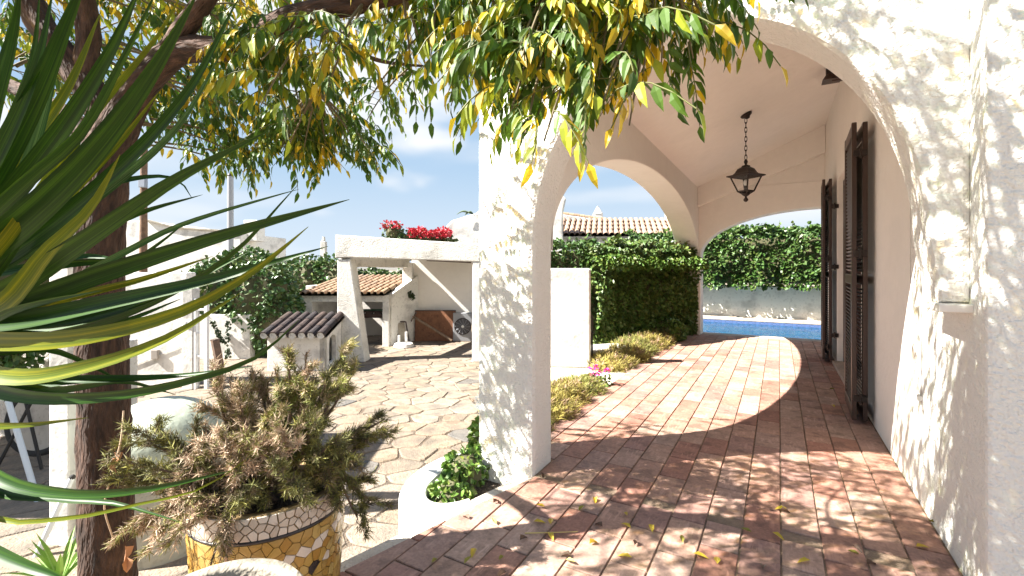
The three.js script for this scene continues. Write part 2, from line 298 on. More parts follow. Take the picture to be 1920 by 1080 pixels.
{ // louvred shutters, each leaf folded back flat on the wall
  const slatG = rb(0.026, 0.007, 0.2, 0, 0, 0, 0.003).rotateZ(-0.7), stileG = (w) => rb(0.032, 2.27, 0.055, 0, 1.165, w, 0.005);
  function leaf(u, w0, w1, turn) {
    const L = w1 - w0, h = part('shutter', join([stileG(-0.0275), stileG(-(L - 0.0275)), rb(0.03, 0.09, L - 0.11, 0, 0.08, -L / 2), rb(0.03, 0.09, L - 0.11, 0, 2.25, -L / 2), rb(0.03, 0.08, L - 0.11, 0, 1.1, -L / 2)]), M.brown, house);
    h.position.set(u, 0, -w0); h.rotation.y = turn;
    const sg = slatG.clone().scale(1, 1, (L - 0.112) / 0.2);
    for (let y = 0.15; y < 2.19; y += 0.03) { if (Math.abs(y - 1.1) < 0.058) continue; const s = part('slat', sg, M.brown, h); s.position.set(0, y, -L / 2); }
    return h;
  }
  const hinge = (u, y, w) => part('hinge', join([rb(0.085, 0.05, 0.03, u, y, -w, 0.004), bar(V(u, y - 0.04, -w + 0.018), V(u, y + 0.04, -w + 0.018), 0.009)]), M.iron, house);
  leaf(0.498, 4.36, 5.0, -0.03); leaf(0.568, 4.38, 5.0, 0.015);
  leaf(0.49, 7.02, 7.66, -0.045); leaf(0.56, 7.0, 7.62, 0);
  for (const y of [0.2, 1.3, 2.06]) { hinge(0.535, y, 4.365); hinge(0.53, y, 7.0); }
  for (const y of [0.35, 1.2, 1.95]) { hinge(0.6, y, 5.02); hinge(0.6, y, 6.985); }
  // cable clipped to the wall and a small stop below
  part('cable', bar(V(UW - 0.006, 0.55, -3.05), V(UW - 0.006, 1.45, -3.05), 0.004), mat(C(0.5, 0.48, 0.46)), house);
  part('cable_clip', rb(0.02, 0.03, 0.02, UW - 0.01, 0.54, -3.05, 0.004), mat(C(0.45, 0.42, 0.4)), house);
}
{ // hanging lantern
  const y0 = ceil(-0.332), L = thing('hanging_lantern', 'black iron lantern hanging on a chain from the terrace ceiling', 'lantern', V(-0.332, 0, -6.02));
  const cg = new THREE.LatheGeometry([[0.001, -0.06], [0.02, -0.058], [0.03, -0.04], [0.06, -0.022], [0.065, -0.006], [0.001, 0]].map((p) => new THREE.Vector2(...p)), 20).rotateZ(Math.atan(0.438)).translate(0, y0, 0);
  part('canopy', cg, M.iron, L);
  const cTop = y0 - 0.05, cBot = 2.44, n = 9, ll = (cTop - cBot) / n;
  for (let i = 0; i < n; i++) { const g = new THREE.TorusGeometry(0.016, 0.0042, 6, 14).scale(0.8, ll / 0.032 * 1.2, 1); if (i % 2) g.rotateY(Math.PI / 2); part('chain_link', g.translate(0, cTop - (i + 0.5) * ll, 0), M.iron, L); }
  const four = (prof) => { const g = new THREE.LatheGeometry(prof.map((p) => new THREE.Vector2(...p)), 4).toNonIndexed(); g.computeVertexNormals(); return g.rotateY(0.2); };
  part('finial', new THREE.LatheGeometry([[0.001, 2.45], [0.014, 2.44], [0.022, 2.415], [0.012, 2.385], [0.03, 2.375], [0.045, 2.37], [0.045, 2.345], [0.001, 2.34]].map((p) => new THREE.Vector2(...p)), 16), M.iron, L);
  part('lantern_roof', four([[0.045, 2.36], [0.09, 2.335], [0.12, 2.29], [0.155, 2.26], [0.205, 2.262], [0.21, 2.25], [0.16, 2.235], [0.12, 2.255], [0.04, 2.33]]), M.iron, L);
  const corner = (k, r, y) => { const a = k * Math.PI / 2 + 0.2; return V(Math.sin(a) * r, y, Math.cos(a) * r); };
  for (let k = 0; k < 4; k++) {
    part('glazing_bar', bar(corner(k, 0.165, 2.25), corner(k, 0.085, 2.075), 0.009), M.iron, L);
    part('glazing_bar', bar(corner(k, 0.085, 2.075), corner(k + 1, 0.085, 2.075), 0.009), M.iron, L);
    part('glazing_bar', bar(corner(k, 0.085, 2.075), corner(k, 0.03, 2.04), 0.007), M.iron, L);
    const a = corner(k, 0.158, 2.24), b = corner(k + 1, 0.158, 2.24), c = corner(k + 1, 0.083, 2.085), d = corner(k, 0.083, 2.085), g = new THREE.BufferGeometry();
    g.setAttribute('position', new THREE.Float32BufferAttribute([a, b, c, a, c, d].flatMap((p) => p.toArray()), 3)); g.setAttribute('uv', new THREE.Float32BufferAttribute([0, 0, 1, 0, 1, 1, 0, 0, 1, 1, 0, 1], 2)); g.computeVertexNormals();
    part('pane', g, M.glass, L);
  }
  part('drop', new THREE.LatheGeometry([[0.001, 2.065], [0.045, 2.06], [0.05, 2.045], [0.03, 2.025], [0.012, 2.015], [0.012, 2.0], [0.024, 1.985], [0.026, 1.97], [0.014, 1.955], [0.001, 1.95]].map((p) => new THREE.Vector2(...p)), 16), M.iron, L);
  part('lamp_holder', bar(V(0, 2.06, 0), V(0, 2.14, 0), 0.014), M.iron, L);
  part('bulb', new THREE.SphereGeometry(0.026, 14, 10).scale(1, 1.5, 1).translate(0, 2.175, 0), mat(C(0.8, 0.79, 0.74), { roughness: 0.3 }), L);
}
{ // dark bracket lamp high above the door
  const b = thing('bracket_lamp', 'dark brown bracket lamp fixed high on the wall above the shutters', 'lamp', V(0.5, 0, -5.95));
  part('bracket', rb(0.14, 0.05, 0.06, 0.055, 3.18, 0), M.brown, b);
  part('shade', new THREE.CylinderGeometry(0.06, 0.115, 0.07, 4).rotateY(0.78).translate(-0.02, 3.2, 0), M.brown, b);
  part('lamp_glass', rb(0.09, 0.1, 0.09, -0.02, 3.27, 0, 0.01), M.iron, b);
}

// ---------------------------------------------------------------- pool, pool wall
{
  const deck = mat(C(0.74, 0.70, 0.64), { map: stoneTex, roughness: 0.8 });
  const pool = new THREE.Group(); pool.name = 'swimming_pool'; pool.userData.kind = 'structure'; scene.add(pool);
  const tiles = mat(C(0.13, 0.52, 0.58), { roughness: 0.3, map: tex(512, (u, v) => { const n = 16, a = (u * n) % 1, b = (v * n) % 1, g = a < 0.07 || b < 0.07; const k = hash(Math.floor(u * n), Math.floor(v * n), 8); return g ? [0.3, 0.5, 0.6] : [0.02 + 0.05 * k, 0.4 + 0.1 * k, 0.52 + 0.12 * k]; }, 0.8, true) });
  const band = mat(C(0.10, 0.16, 0.34), { roughness: 0.25, map: tex(256, (u, v) => { const n = 8, a = (u * n) % 1, b = (v * n) % 1, g = a < 0.09 || b < 0.09, k = hash(Math.floor(u * n), Math.floor(v * n), 18); return g ? 0.75 : 0.35 + 0.45 * k; }, 0.24) });
  part('coping', rb(7.2, 0.07, 0.27, 0.6, -0.04, -9.04 - 0.02, 0.012), deck, pool);
  part('coping', rb(7.2, 0.07, 0.3, 0.6, -0.035, -12.25, 0.012), deck, pool);
  part('basin', join([bx(6.6, 0.05, 2.9, 0.6, YARD - 0.0, -10.65), bx(6.6, 0.52, 0.06, 0.6, -0.335, -9.16), bx(0.06, 0.55, 2.9, -2.73, -0.345, -10.65), bx(0.06, 0.55, 2.9, 3.93, -0.345, -10.65)]), tiles, pool);
  part('basin_step', bx(6.5, 0.3, 0.62, 0.6, -0.42, -9.5), mat(C(0.42, 0.72, 0.74), { roughness: 0.4, map: stoneTex }), pool);
  part('basin_wall', bx(6.6, 0.36, 0.06, 0.6, -0.395, -12.08), tiles, pool);
  part('waterline_band', bx(6.6, 0.14, 0.064, 0.6, -0.143, -12.08), band, pool);
  const wb = tex(512, (u, v) => fbm(u, v, 14, 20, 4, 91), 2.2);
  const wg = boxUV(new THREE.PlaneGeometry(6.58, 2.86).rotateX(-Math.PI / 2).translate(0.6, -0.13, -10.62));
  part('water', wg, new THREE.MeshPhysicalMaterial({ color: C(0.42, 0.86, 0.88), transmission: 1, thickness: 0, roughness: 0.03, ior: 1.08, bumpMap: wb, bumpScale: 0.025 }), pool);
  struct('deck', bx(3.4, 0.6, 3.4, -4.5, -0.32, -10.6), deck);
  const w = thing('garden_wall', 'low white garden wall beyond the pool under the ivy hedge', 'wall', V(0.6, 0, -12.5));
  part('wall', rb(12, 1.36, 0.2, 0, 0.06, 0, 0.02), M.white, w);
}

// ---------------------------------------------------------------- foliage
const thin = (c, o = {}) => new THREE.MeshPhysicalMaterial({ color: c, roughness: 0.6, transmission: 0.28, thickness: 0, side: THREE.DoubleSide, ...o });
function leafGeo(L, W, fold = 0.18, droop = 0.12) {   // pointed oval leaf lying along +x, folded on its midrib
  const t = [0, 0.3, 0.68, 1], h = [0.0, 1, 0.72, 0], pos = [], P = (i, s) => [L * t[i], -droop * L * t[i] * t[i] + Math.abs(s) * fold * W * h[i], s * W * 0.5 * h[i]];
  const tri = (...a) => a.forEach((p) => pos.push(...p));
  for (const s of [-1, 1]) { tri(P(0, 0), P(1, 0), P(1, s)); tri(P(1, 0), P(2, 0), P(2, s)); tri(P(1, 0), P(2, s), P(1, s)); tri(P(2, 0), P(3, 0), P(2, s)); }
  const g = new THREE.BufferGeometry(); g.setAttribute('position', new THREE.Float32BufferAttribute(pos, 3)); g.setAttribute('uv', new THREE.Float32BufferAttribute(new Array(pos.length / 3 * 2).fill(0), 2)); g.computeVertexNormals(); return g;
}
const _m = new THREE.Matrix4(), _q = new THREE.Quaternion(), _s = V(), _p = V(), _c = new THREE.Color(), _n = V();
function scatter(name, parent, n, geo, m, place, seed) {   // place(r, i) -> {p, dir, size, color}
  const r = rng(seed), o = new THREE.InstancedMesh(geo, m, n); o.name = name; o.userData.kind = 'stuff'; o.castShadow = o.receiveShadow = true;
  for (let i = 0; i < n; i++) {
    const a = place(r, i); _n.copy(a.dir).normalize();
    _q.setFromUnitVectors(V(1, 0, 0), _n); _q.multiply(new THREE.Quaternion().setFromAxisAngle(V(1, 0, 0), r() * 6.283));
    _m.compose(a.p, _q, _s.setScalar(a.size)); o.setMatrixAt(i, _m); o.setColorAt(i, _c.setRGB(...a.color));
  }
  parent.add(o); return o;
}
const ivyG = leafGeo(1, 0.95, 0.2, 0.2);
const ivyM = thin(C(1, 1, 1), { roughness: 0.45, transmission: 0.2 });
const greens = (r, base = [0.055, 0.12, 0.022], v = 0.5) => { const k = 1 - v / 2 + r() * v, y = r(); return [base[0] * k * (1 + 0.7 * y * y), base[1] * k, base[2] * k]; };
// a leafy mass round a solid dark core added to block light; lumps is a list of [centre, radii] ellipsoids in the parent's coordinates
function leafMass(parent, lumps, n, size, base, seed, name = 'foliage') {
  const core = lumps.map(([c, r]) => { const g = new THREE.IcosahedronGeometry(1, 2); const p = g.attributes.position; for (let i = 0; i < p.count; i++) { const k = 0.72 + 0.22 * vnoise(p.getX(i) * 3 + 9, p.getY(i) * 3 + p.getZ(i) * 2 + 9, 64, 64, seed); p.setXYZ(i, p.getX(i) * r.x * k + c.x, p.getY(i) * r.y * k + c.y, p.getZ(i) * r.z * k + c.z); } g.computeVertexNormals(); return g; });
  part('filler_core', join(core), mat(C(0.09, 0.085, 0.04)), parent);
  const vol = lumps.map(([, r]) => r.x * r.y + r.y * r.z + r.x * r.z), tot = vol.reduce((a, b) => a + b, 0);
  return scatter(name, parent, n, ivyG, ivyM, (r) => {
    let k = r() * tot, i = 0; while (i < vol.length - 1 && k > vol[i]) { k -= vol[i]; i++; } const [c, rad] = lumps[i];
    const d = V(r() * 2 - 1, r() * 2 - 1, r() * 2 - 1).normalize(), q = 0.8 + 0.26 * r() + 0.1 * (vnoise(d.x * 4 + 20, d.y * 4 + d.z * 3 + 20, 64, 64, seed) - 0.5);
    return { p: V(c.x + d.x * rad.x * q, c.y + d.y * rad.y * q, c.z + d.z * rad.z * q), dir: V(d.x + (r() - 0.5) * 1.4, d.y - 0.7 + (r() - 0.5) * 1.2, d.z + (r() - 0.5) * 1.4), size: size * (0.7 + 0.6 * r()), color: greens(r, base) };
  }, seed);
}
// a clipped, ivy-covered wall: leaves over an added solid dark box that blocks light, bulging and ragged
function leafBox(parent, w, h, d, n, size, base, seed, bulge = 0.06) {
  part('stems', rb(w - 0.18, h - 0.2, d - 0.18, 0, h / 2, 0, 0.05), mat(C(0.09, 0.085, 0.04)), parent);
  const A = [w * h, w * h, w * d * 1.4, h * d, h * d], tot = A.reduce((a, b) => a + b, 0);
  return scatter('foliage', parent, n, ivyG, ivyM, (r) => {
    let k = r() * tot, f = 0; while (f < 4 && k > A[f]) { k -= A[f]; f++; }
    const a = r() - 0.5, b = r(), nn = f === 0 ? V(0, 0, 1) : f === 1 ? V(0, 0, -1) : f === 2 ? V(0, 1, 0) : f === 3 ? V(1, 0, 0) : V(-1, 0, 0);
    const p = f < 2 ? V(a * w, b * h, nn.z * d / 2) : f === 2 ? V(a * w, h, (b - 0.5) * d) : V(nn.x * w / 2, b * h, a * d);
    const k2 = bulge * 2.4 * (vnoise(p.x * 3.2 + 40, p.y * 3.2 + p.z * 2 + 40, 256, 256, seed) - 0.4) + bulge * 1.3 * (vnoise(p.x * 9 + 40, p.y * 9 + p.z * 5 + 40, 256, 256, seed + 3) - 0.5) - 0.05 * r() * r();
    p.addScaledVector(nn, k2); if (f === 2) p.y += 0.1 * Math.pow(r(), 6);
    return { p, dir: V(nn.x * 0.9 + (r() - 0.5) * 1.3, nn.y * 0.6 - 0.65 + (r() - 0.5) * 1.1, nn.z * 0.9 + (r() - 0.5) * 1.3), size: size * (0.65 + 0.7 * r()), color: greens(r, base) };
  }, seed);
}
{ // hedge along the far garden wall
  const h = thing('ivy_hedge', 'dense green ivy hedge hanging over the white wall beyond the pool', 'hedge', V(0.3, 0.72, -12.5));
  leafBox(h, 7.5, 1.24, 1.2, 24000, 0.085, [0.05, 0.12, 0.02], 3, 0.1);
  const sp = []; const r = rng(8); for (let i = 0; i < 16; i++) { const x = -3 + r() * 6; sp.push([V(x, 1.2, 0.05), V(x + (r() - 0.5) * 0.2, 1.36 + r() * 0.25, 0.1)]); }
  part('shoot', join(sp.map(([a, b]) => bar(a, b, 0.006, 0.003, 5))), mat(C(0.1, 0.12, 0.04)), h);
  scatter('shoot_leaves', h, 130, ivyG, ivyM, (q) => { const [a, b] = sp[Math.floor(q() * sp.length)]; return { p: a.clone().lerp(b, 0.3 + 0.7 * q()), dir: V(q() - 0.5, q() - 0.3, q() - 0.5), size: 0.07, color: greens(q, [0.08, 0.16, 0.03]) }; }, 18);
}
{ // ivy wall seen through the side arch
  const A = at(1100, 640, 7.1), B = at(1292, 640, 8.35); A.y = B.y = 0; const d = B.clone().sub(A), L = d.length(), c = A.clone().add(B).multiplyScalar(0.5), turn = Math.atan2(-d.z, d.x);
  const v = thing('ivy_wall', 'tall ivy covered wall standing behind the golden flower bed', 'hedge', V(c.x, -0.02, c.z), turn);
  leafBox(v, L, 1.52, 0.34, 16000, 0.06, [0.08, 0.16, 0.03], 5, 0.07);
  const cap = new THREE.Group(); cap.name = 'overhang'; cap.position.set(0, 1.12, 0.16); v.add(cap);
  scatter('overhang_leaves', cap, 3200, ivyG, ivyM, (r) => { const x = (r() - 0.5) * L * 1.02, a = r() * 3.1, R = 0.14 + 0.08 * vnoise(x * 4 + 30, 3, 64, 64, 5); return { p: V(x, Math.sin(a) * R + 0.06, Math.cos(a) * R * 1.1), dir: V(r() - 0.5, 0.1 + (r() - 0.6), 0.6 + r()), size: 0.05 + 0.04 * r(), color: greens(r, [0.085, 0.18, 0.025]) }; }, 25);
  const A2 = at(930, 500, 7.4), B2 = at(1120, 500, 7.3); A2.y = B2.y = 0; const d2 = B2.clone().sub(A2);
  const v2 = thing('clipped_hedge', 'clipped green hedge showing over the top of the white wall', 'hedge', V((A2.x + B2.x) / 2, -0.02, (A2.z + B2.z) / 2), Math.atan2(-d2.z, d2.x));
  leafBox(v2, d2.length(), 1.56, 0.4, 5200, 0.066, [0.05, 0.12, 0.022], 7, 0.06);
}
{ // white wall and white bed seen through the side arch
  const A = at(900, 690, 5.7), B = at(1108, 690, 5.59); A.y = B.y = 0; const d = B.clone().sub(A);
  const w = thing('white_wall', 'plain white rendered wall beside the ivy, seen through the arch', 'wall', V((A.x + B.x) / 2, -0.02, (A.z + B.z) / 2), Math.atan2(-d.z, d.x));
  part('wall', rb(d.length(), 1.2, 0.16, 0, 0.6, -0.08, 0.03, 2), M.white, w);
  const bed = [[-1.505, -2.66], [-1.505, -8.7], [-2.6, -8.9], [-2.9, -7.0], [-2.5, -5.2], [-1.66, -2.9]];
  struct('garden_bed', slabPoly(ccw(bed), YARD - 0.02, -0.025, 0.01), mat(C(0.72, 0.68, 0.6), { map: weather, bumpMap: stuccoBump, bumpScale: 0.012 }));
  const dp = thing('drain_pipe', 'thin black pipe at the end of the white wall beside ivy', 'pipe', at(1110, 640, 5.75).setY(-0.02));
  part('pipe', bar(V(0, 0, 0), V(0, 0.62, 0), 0.014), M.dark, dp);
  part('clip', rb(0.05, 0.02, 0.05, 0, 0.4, 0), M.dark, dp);
  const led = thing('plaster_ledge', 'low white plaster ledge at the foot of the ivy wall', 'ledge', at(1135, 690, 5.9).setY(-0.026), YAW + 0.3);
  part('ledge', rb(0.75, 0.16, 0.3, 0.1, 0.08, -0.35, 0.04, 2), M.oldWhite, led);
  const ball = solo('garden_ball', new THREE.SphereGeometry(0.026, 16, 12).scale(1, 0.95, 1).translate(0, 0.024, 0), M.dark, 'small black ball lying on the white bed above pink flowers', 'ball'); ball.position.copy(onLevel(1112, 692, -0.025));
}
// golden feathery ground cover, one mound after another beside the tiles
const blade = (() => { const g = new THREE.BufferGeometry(); g.setAttribute('position', new THREE.Float32BufferAttribute([0, 0, -0.05, 0, 0, 0.05, 0.6, 0.04, 0.035, 0, 0, -0.05, 0.6, 0.04, 0.035, 0.6, 0.04, -0.035, 0.6, 0.04, -0.035, 0.6, 0.04, 0.035, 1, -0.02, 0], 3)); g.setAttribute('uv', new THREE.Float32BufferAttribute(new Array(18).fill(0), 2)); g.computeVertexNormals(); return g; })();
const sprig = join(Array.from({ length: 11 }, (_, i) => { const g = blade.clone().scale(0.55 + 0.3 * hash(i, 1, 3), 1, 1); g.rotateZ(0.35 + 0.9 * hash(i, 2, 3)); g.rotateX(i * 2.4); return g.translate(0.08 * i, 0, 0); }));
function mound(name, label, p, rx, ry, rz, n, base, seed, size = 0.055, group) {
  const g = thing(name, label, 'plant', p, 0, group);
  part('clump', new THREE.SphereGeometry(1, 14, 8, 0, 6.3, 0, Math.PI / 2).scale(rx * 0.8, ry * 0.75, rz * 0.8), mat(C(base[0], base[1], base[2])), g);
  scatter('sprigs', g, n, sprig, thin(C(1, 1, 1), { roughness: 0.75, transmission: 0.2 }), (r) => {
    const a = r() * 6.283, e = Math.acos(1 - r()), d = V(Math.sin(e) * Math.cos(a), Math.cos(e), Math.sin(e) * Math.sin(a)), q = 0.72 + 0.3 * r() + 0.25 * (vnoise(d.x * 5 + 9, d.z * 5 + 9, 64, 64, seed) - 0.5);
    const k = 0.6 + 0.8 * r(), h = r(); return { p: V(d.x * rx * q, d.y * ry * q, d.z * rz * q), dir: V(d.x + (r() - 0.5), d.y + 0.6, d.z + (r() - 0.5)), size: size * (0.7 + 0.6 * r()), color: h < 0.16 ? [0.4 * k, 0.26 * k, 0.16 * k] : [base[0] * k, base[1] * k, base[2] * k] };
  }, seed); return g;
}
{
  const gold = [0.30, 0.25, 0.05], G = 'golden mounds beside the tiles';
  const spots = [[-1.72, 3.05, 0.27, 0.16], [-1.66, 3.45, 0.24, 0.15], [-1.72, 3.85, 0.26, 0.16], [-1.68, 4.22, 0.22, 0.13], [-1.78, 5.5, 0.3, 0.15], [-1.72, 5.95, 0.29, 0.2], [-1.76, 6.45, 0.3, 0.22], [-1.72, 6.95, 0.3, 0.2], [-1.68, 7.4, 0.28, 0.18]];
  const which = ['nearest golden mound, just behind the front pillar', 'second golden mound behind the front pillar', 'third golden mound, left of the pink flowers', 'small golden mound under the pink flowers', 'nearest mound of the farther golden bed, beside the white ledge', 'second mound of the farther golden bed', 'tallest golden mound before the ivy wall', 'golden mound right of the tallest one by the ivy', 'farthest golden mound near the far pillar'];
  spots.forEach(([u, w, r, h], i) => mound('golden_plant', which[i], V(u, -0.03, -w), r, h, r, 520, i % 3 ? gold : [0.24, 0.24, 0.05], 100 + i, 0.055, G));
  // green plants at the foot of the far pillar
  [[-1.62, 7.9, 0.3, 0.34, 'leafy green bush at the foot of the far pillar'], [-2.0, 7.55, 0.26, 0.36, 'bright green bush between the golden bed and the ivy wall']].forEach(([u, w, r, h, l], i) => { const b = thing('green_bush', l, 'bush', V(u, -0.03, -w)); leafMass(b, [[V(0, h * 0.5, 0), V(r, h * 0.6, r)]], 900, 0.06, [0.09, 0.19, 0.03], 60 + i); });
  // pink geranium
  const g = thing('pink_flowers', 'bright pink flower heads at the end of the golden bed', 'flowers', onLevel(1116, 726, -0.03));
  const stems = [], heads = [V(-0.06, 0.17, 0), V(0, 0.2, -0.02), V(0.05, 0.15, 0.02), V(0.11, 0.17, -0.03), V(-0.02, 0.13, 0.03)];
  for (const h of heads) stems.push(bar(V(h.x * 0.3, 0, h.z * 0.3), h, 0.004, 0.003, 5));
  part('stems', join(stems), mat(C(0.08, 0.13, 0.03)), g);
  for (const [k, h] of heads.entries()) { const l = []; for (let i = 0; i < 26; i++) { const a = hash(i, k, 5) * 6.28, e = Math.acos(1 - 1.5 * hash(i, k, 6)), q = leafGeo(0.024, 0.022); q.rotateZ(1.57 - e); q.rotateY(a); l.push(q.translate(h.x + Math.sin(e) * Math.cos(a) * 0.02, h.y + Math.cos(e) * 0.015, h.z - Math.sin(e) * Math.sin(a) * 0.02)); } part('flower_head', join(l), thin(C(0.75, 0.03, 0.32), { transmission: 0.15 }), g); }
  scatter('leaves', g, 90, ivyG, ivyM, (r) => ({ p: V((r() - 0.4) * 0.26, 0.01 + r() * 0.1, (r() - 0.5) * 0.16), dir: V(r() - 0.5, r() * 0.6, r() - 0.5), size: 0.045, color: greens(r, [0.08, 0.16, 0.03]) }), 77);
  // grey leaved cover behind the nearest mounds
  mound('grey_plant', 'silvery grey ground cover behind the nearest golden mounds', V(-2.12, -0.03, -3.8), 0.3, 0.09, 0.55, 600, [0.2, 0.23, 0.24], 140, 0.04);
  // dry twig with seed heads leaning on the far pillar
  const t = thing('dry_climber', 'dry twiggy climber leaning on the lit far pillar', 'plant', V(-1.5, -0.03, -8.68)); const tw = [], r = rng(4);
  for (let i = 0; i < 9; i++) { const x = (r() - 0.5) * 0.22; tw.push(limb([V(x * 0.3, 0, 0), V(x * 0.8, 0.7, 0.03), V(x, 1.3 + r() * 0.4, 0.05), V(x + (r() - 0.5) * 0.3, 1.5 + r() * 0.5, 0.1)], [0.008, 0.006, 0.004, 0.002], 5, 14)); }
  part('twigs', join(tw), mat(C(0.28, 0.19, 0.12)), t);
  scatter('dry_leaves', t, 160, ivyG, ivyM, (q) => ({ p: V((q() - 0.5) * 0.4, 1.05 + q() * 0.65, 0.04 + q() * 0.1), dir: V(q() - 0.5, q() - 0.6, q()), size: 0.035, color: [0.35, 0.24, 0.13] }), 45);
}

// ---------------------------------------------------------------- round planter at the near pillar
{
  const p = thing('round_planter', 'white curved planter wall beside the front pillar', 'planter', V(-1.56, YARD, -2.24));
  const pr = [], R = 0.33, T = 0.15, h = 0.582; for (let i = 0; i <= 28; i++) { const a = Math.PI * (0.32 + 1.46 * i / 28); pr.push([Math.cos(a), Math.sin(a)]); }
  const outl = [...pr.map(([c, s]) => [c * R, s * R * 1.5]), ...pr.slice().reverse().map(([c, s]) => [c * (R - T), s * (R * 1.5 - T)])];
  part('planter_wall', extr(outl, h, 0.02).rotateX(-Math.PI / 2), M.white, p);
  part('soil', slabPoly(ccw(pr.map(([c, s]) => [c * (R - T + 0.01), -s * (R * 1.5 - T + 0.01)])), 0.02, h - 0.08), M.soil, p);
  const b = thing('planter_greenery', 'fresh green leafy plant growing in the round white planter', 'plant', V(-1.64, -0.12, -2.24));
  leafMass(b, [[V(0.02, 0.12, -0.27), V(0.1, 0.26, 0.13)], [V(0.0, 0.06, -0.05), V(0.12, 0.15, 0.16)], [V(0.05, 0.03, 0.17), V(0.11, 0.1, 0.12)]], 1500, 0.036, [0.10, 0.21, 0.03], 31);
}
console.log('stage garden');

// ---------------------------------------------------------------- carport, shed, kennel (set square to the camera's view)
// local frame of a yard thing: x to the right, y up, z towards the viewer; L(px, py, z) gives a seen place in that frame
function yardThing(name, label, category, px, z, group) {
  const o = camW((px - 960) / F * z, YARD, z), t = thing(name, label, category, o, YAW, group);
  t.L = (x, y, zz) => V((x - 960) / F * zz - (px - 960) / F * z, EYE + (HOR - y) / F * zz - YARD, z - zz); return t;
}
const roofTones = [[0.5, 0.38, 0.28], [0.56, 0.45, 0.34], [0.46, 0.33, 0.24], [0.54, 0.42, 0.31], [0.48, 0.38, 0.3]].map(([a, b, c]) => mat(C(a, b, c), { map: stoneTex, bumpMap: fineBump, bumpScale: 0.004, roughness: 0.9 }));
const darkTones = [[0.05, 0.036, 0.04], [0.07, 0.05, 0.05], [0.035, 0.028, 0.034], [0.09, 0.066, 0.06]].map(([a, b, c]) => mat(C(a, b, c), { map: stoneTex, bumpMap: fineBump, bumpScale: 0.004, roughness: 0.85 }));
// rows of barrel tiles on a slope: eave from A to B, going up by the vector up (to the ridge), tiles named alike under parent
function tileRoof(parent, A, B, up, pitch, len, tones, seed, keep) {
  const d = B.clone().sub(A), n = Math.max(2, Math.round(d.length() / pitch)), L = up.length(), rows = Math.max(1, Math.round(L / len)), ex = d.clone().normalize(), ez = up.clone().normalize().negate(), ey = ez.clone().cross(ex).normalize();
  const g = tile(pitch * 0.47, len * 1.14), pan = bx(pitch * 0.9, 0.012, len * 1.08, 0, 0.004, len * 0.5), k = d.length() / n; let c = 0;
  for (let i = 0; i < n; i++) for (let j = 0; j < rows; j++) {
    const p = A.clone().addScaledVector(ex, (i + 0.5) * k).addScaledVector(up, (j + 1) / rows); if (keep && !keep(i / n, (j + 0.5) / rows)) continue;
    const o = part('roof_tile' + (c ? '_' + String(c).padStart(3, '0') : ''), g, tones[Math.floor(hash(i, j, seed) * tones.length)], parent); c++;
    const m = new THREE.Matrix4().makeBasis(ex, ey, ez); o.quaternion.setFromRotationMatrix(m); o.position.copy(p).addScaledVector(ey, 0.012 * (rows - j) / rows + 0.004 * hash(i, j, seed + 2));
    o.rotateZ((hash(i, j, seed + 4) - 0.5) * 0.05); o.rotateY((hash(i, j, seed + 5) - 0.5) * 0.04);
  }
}
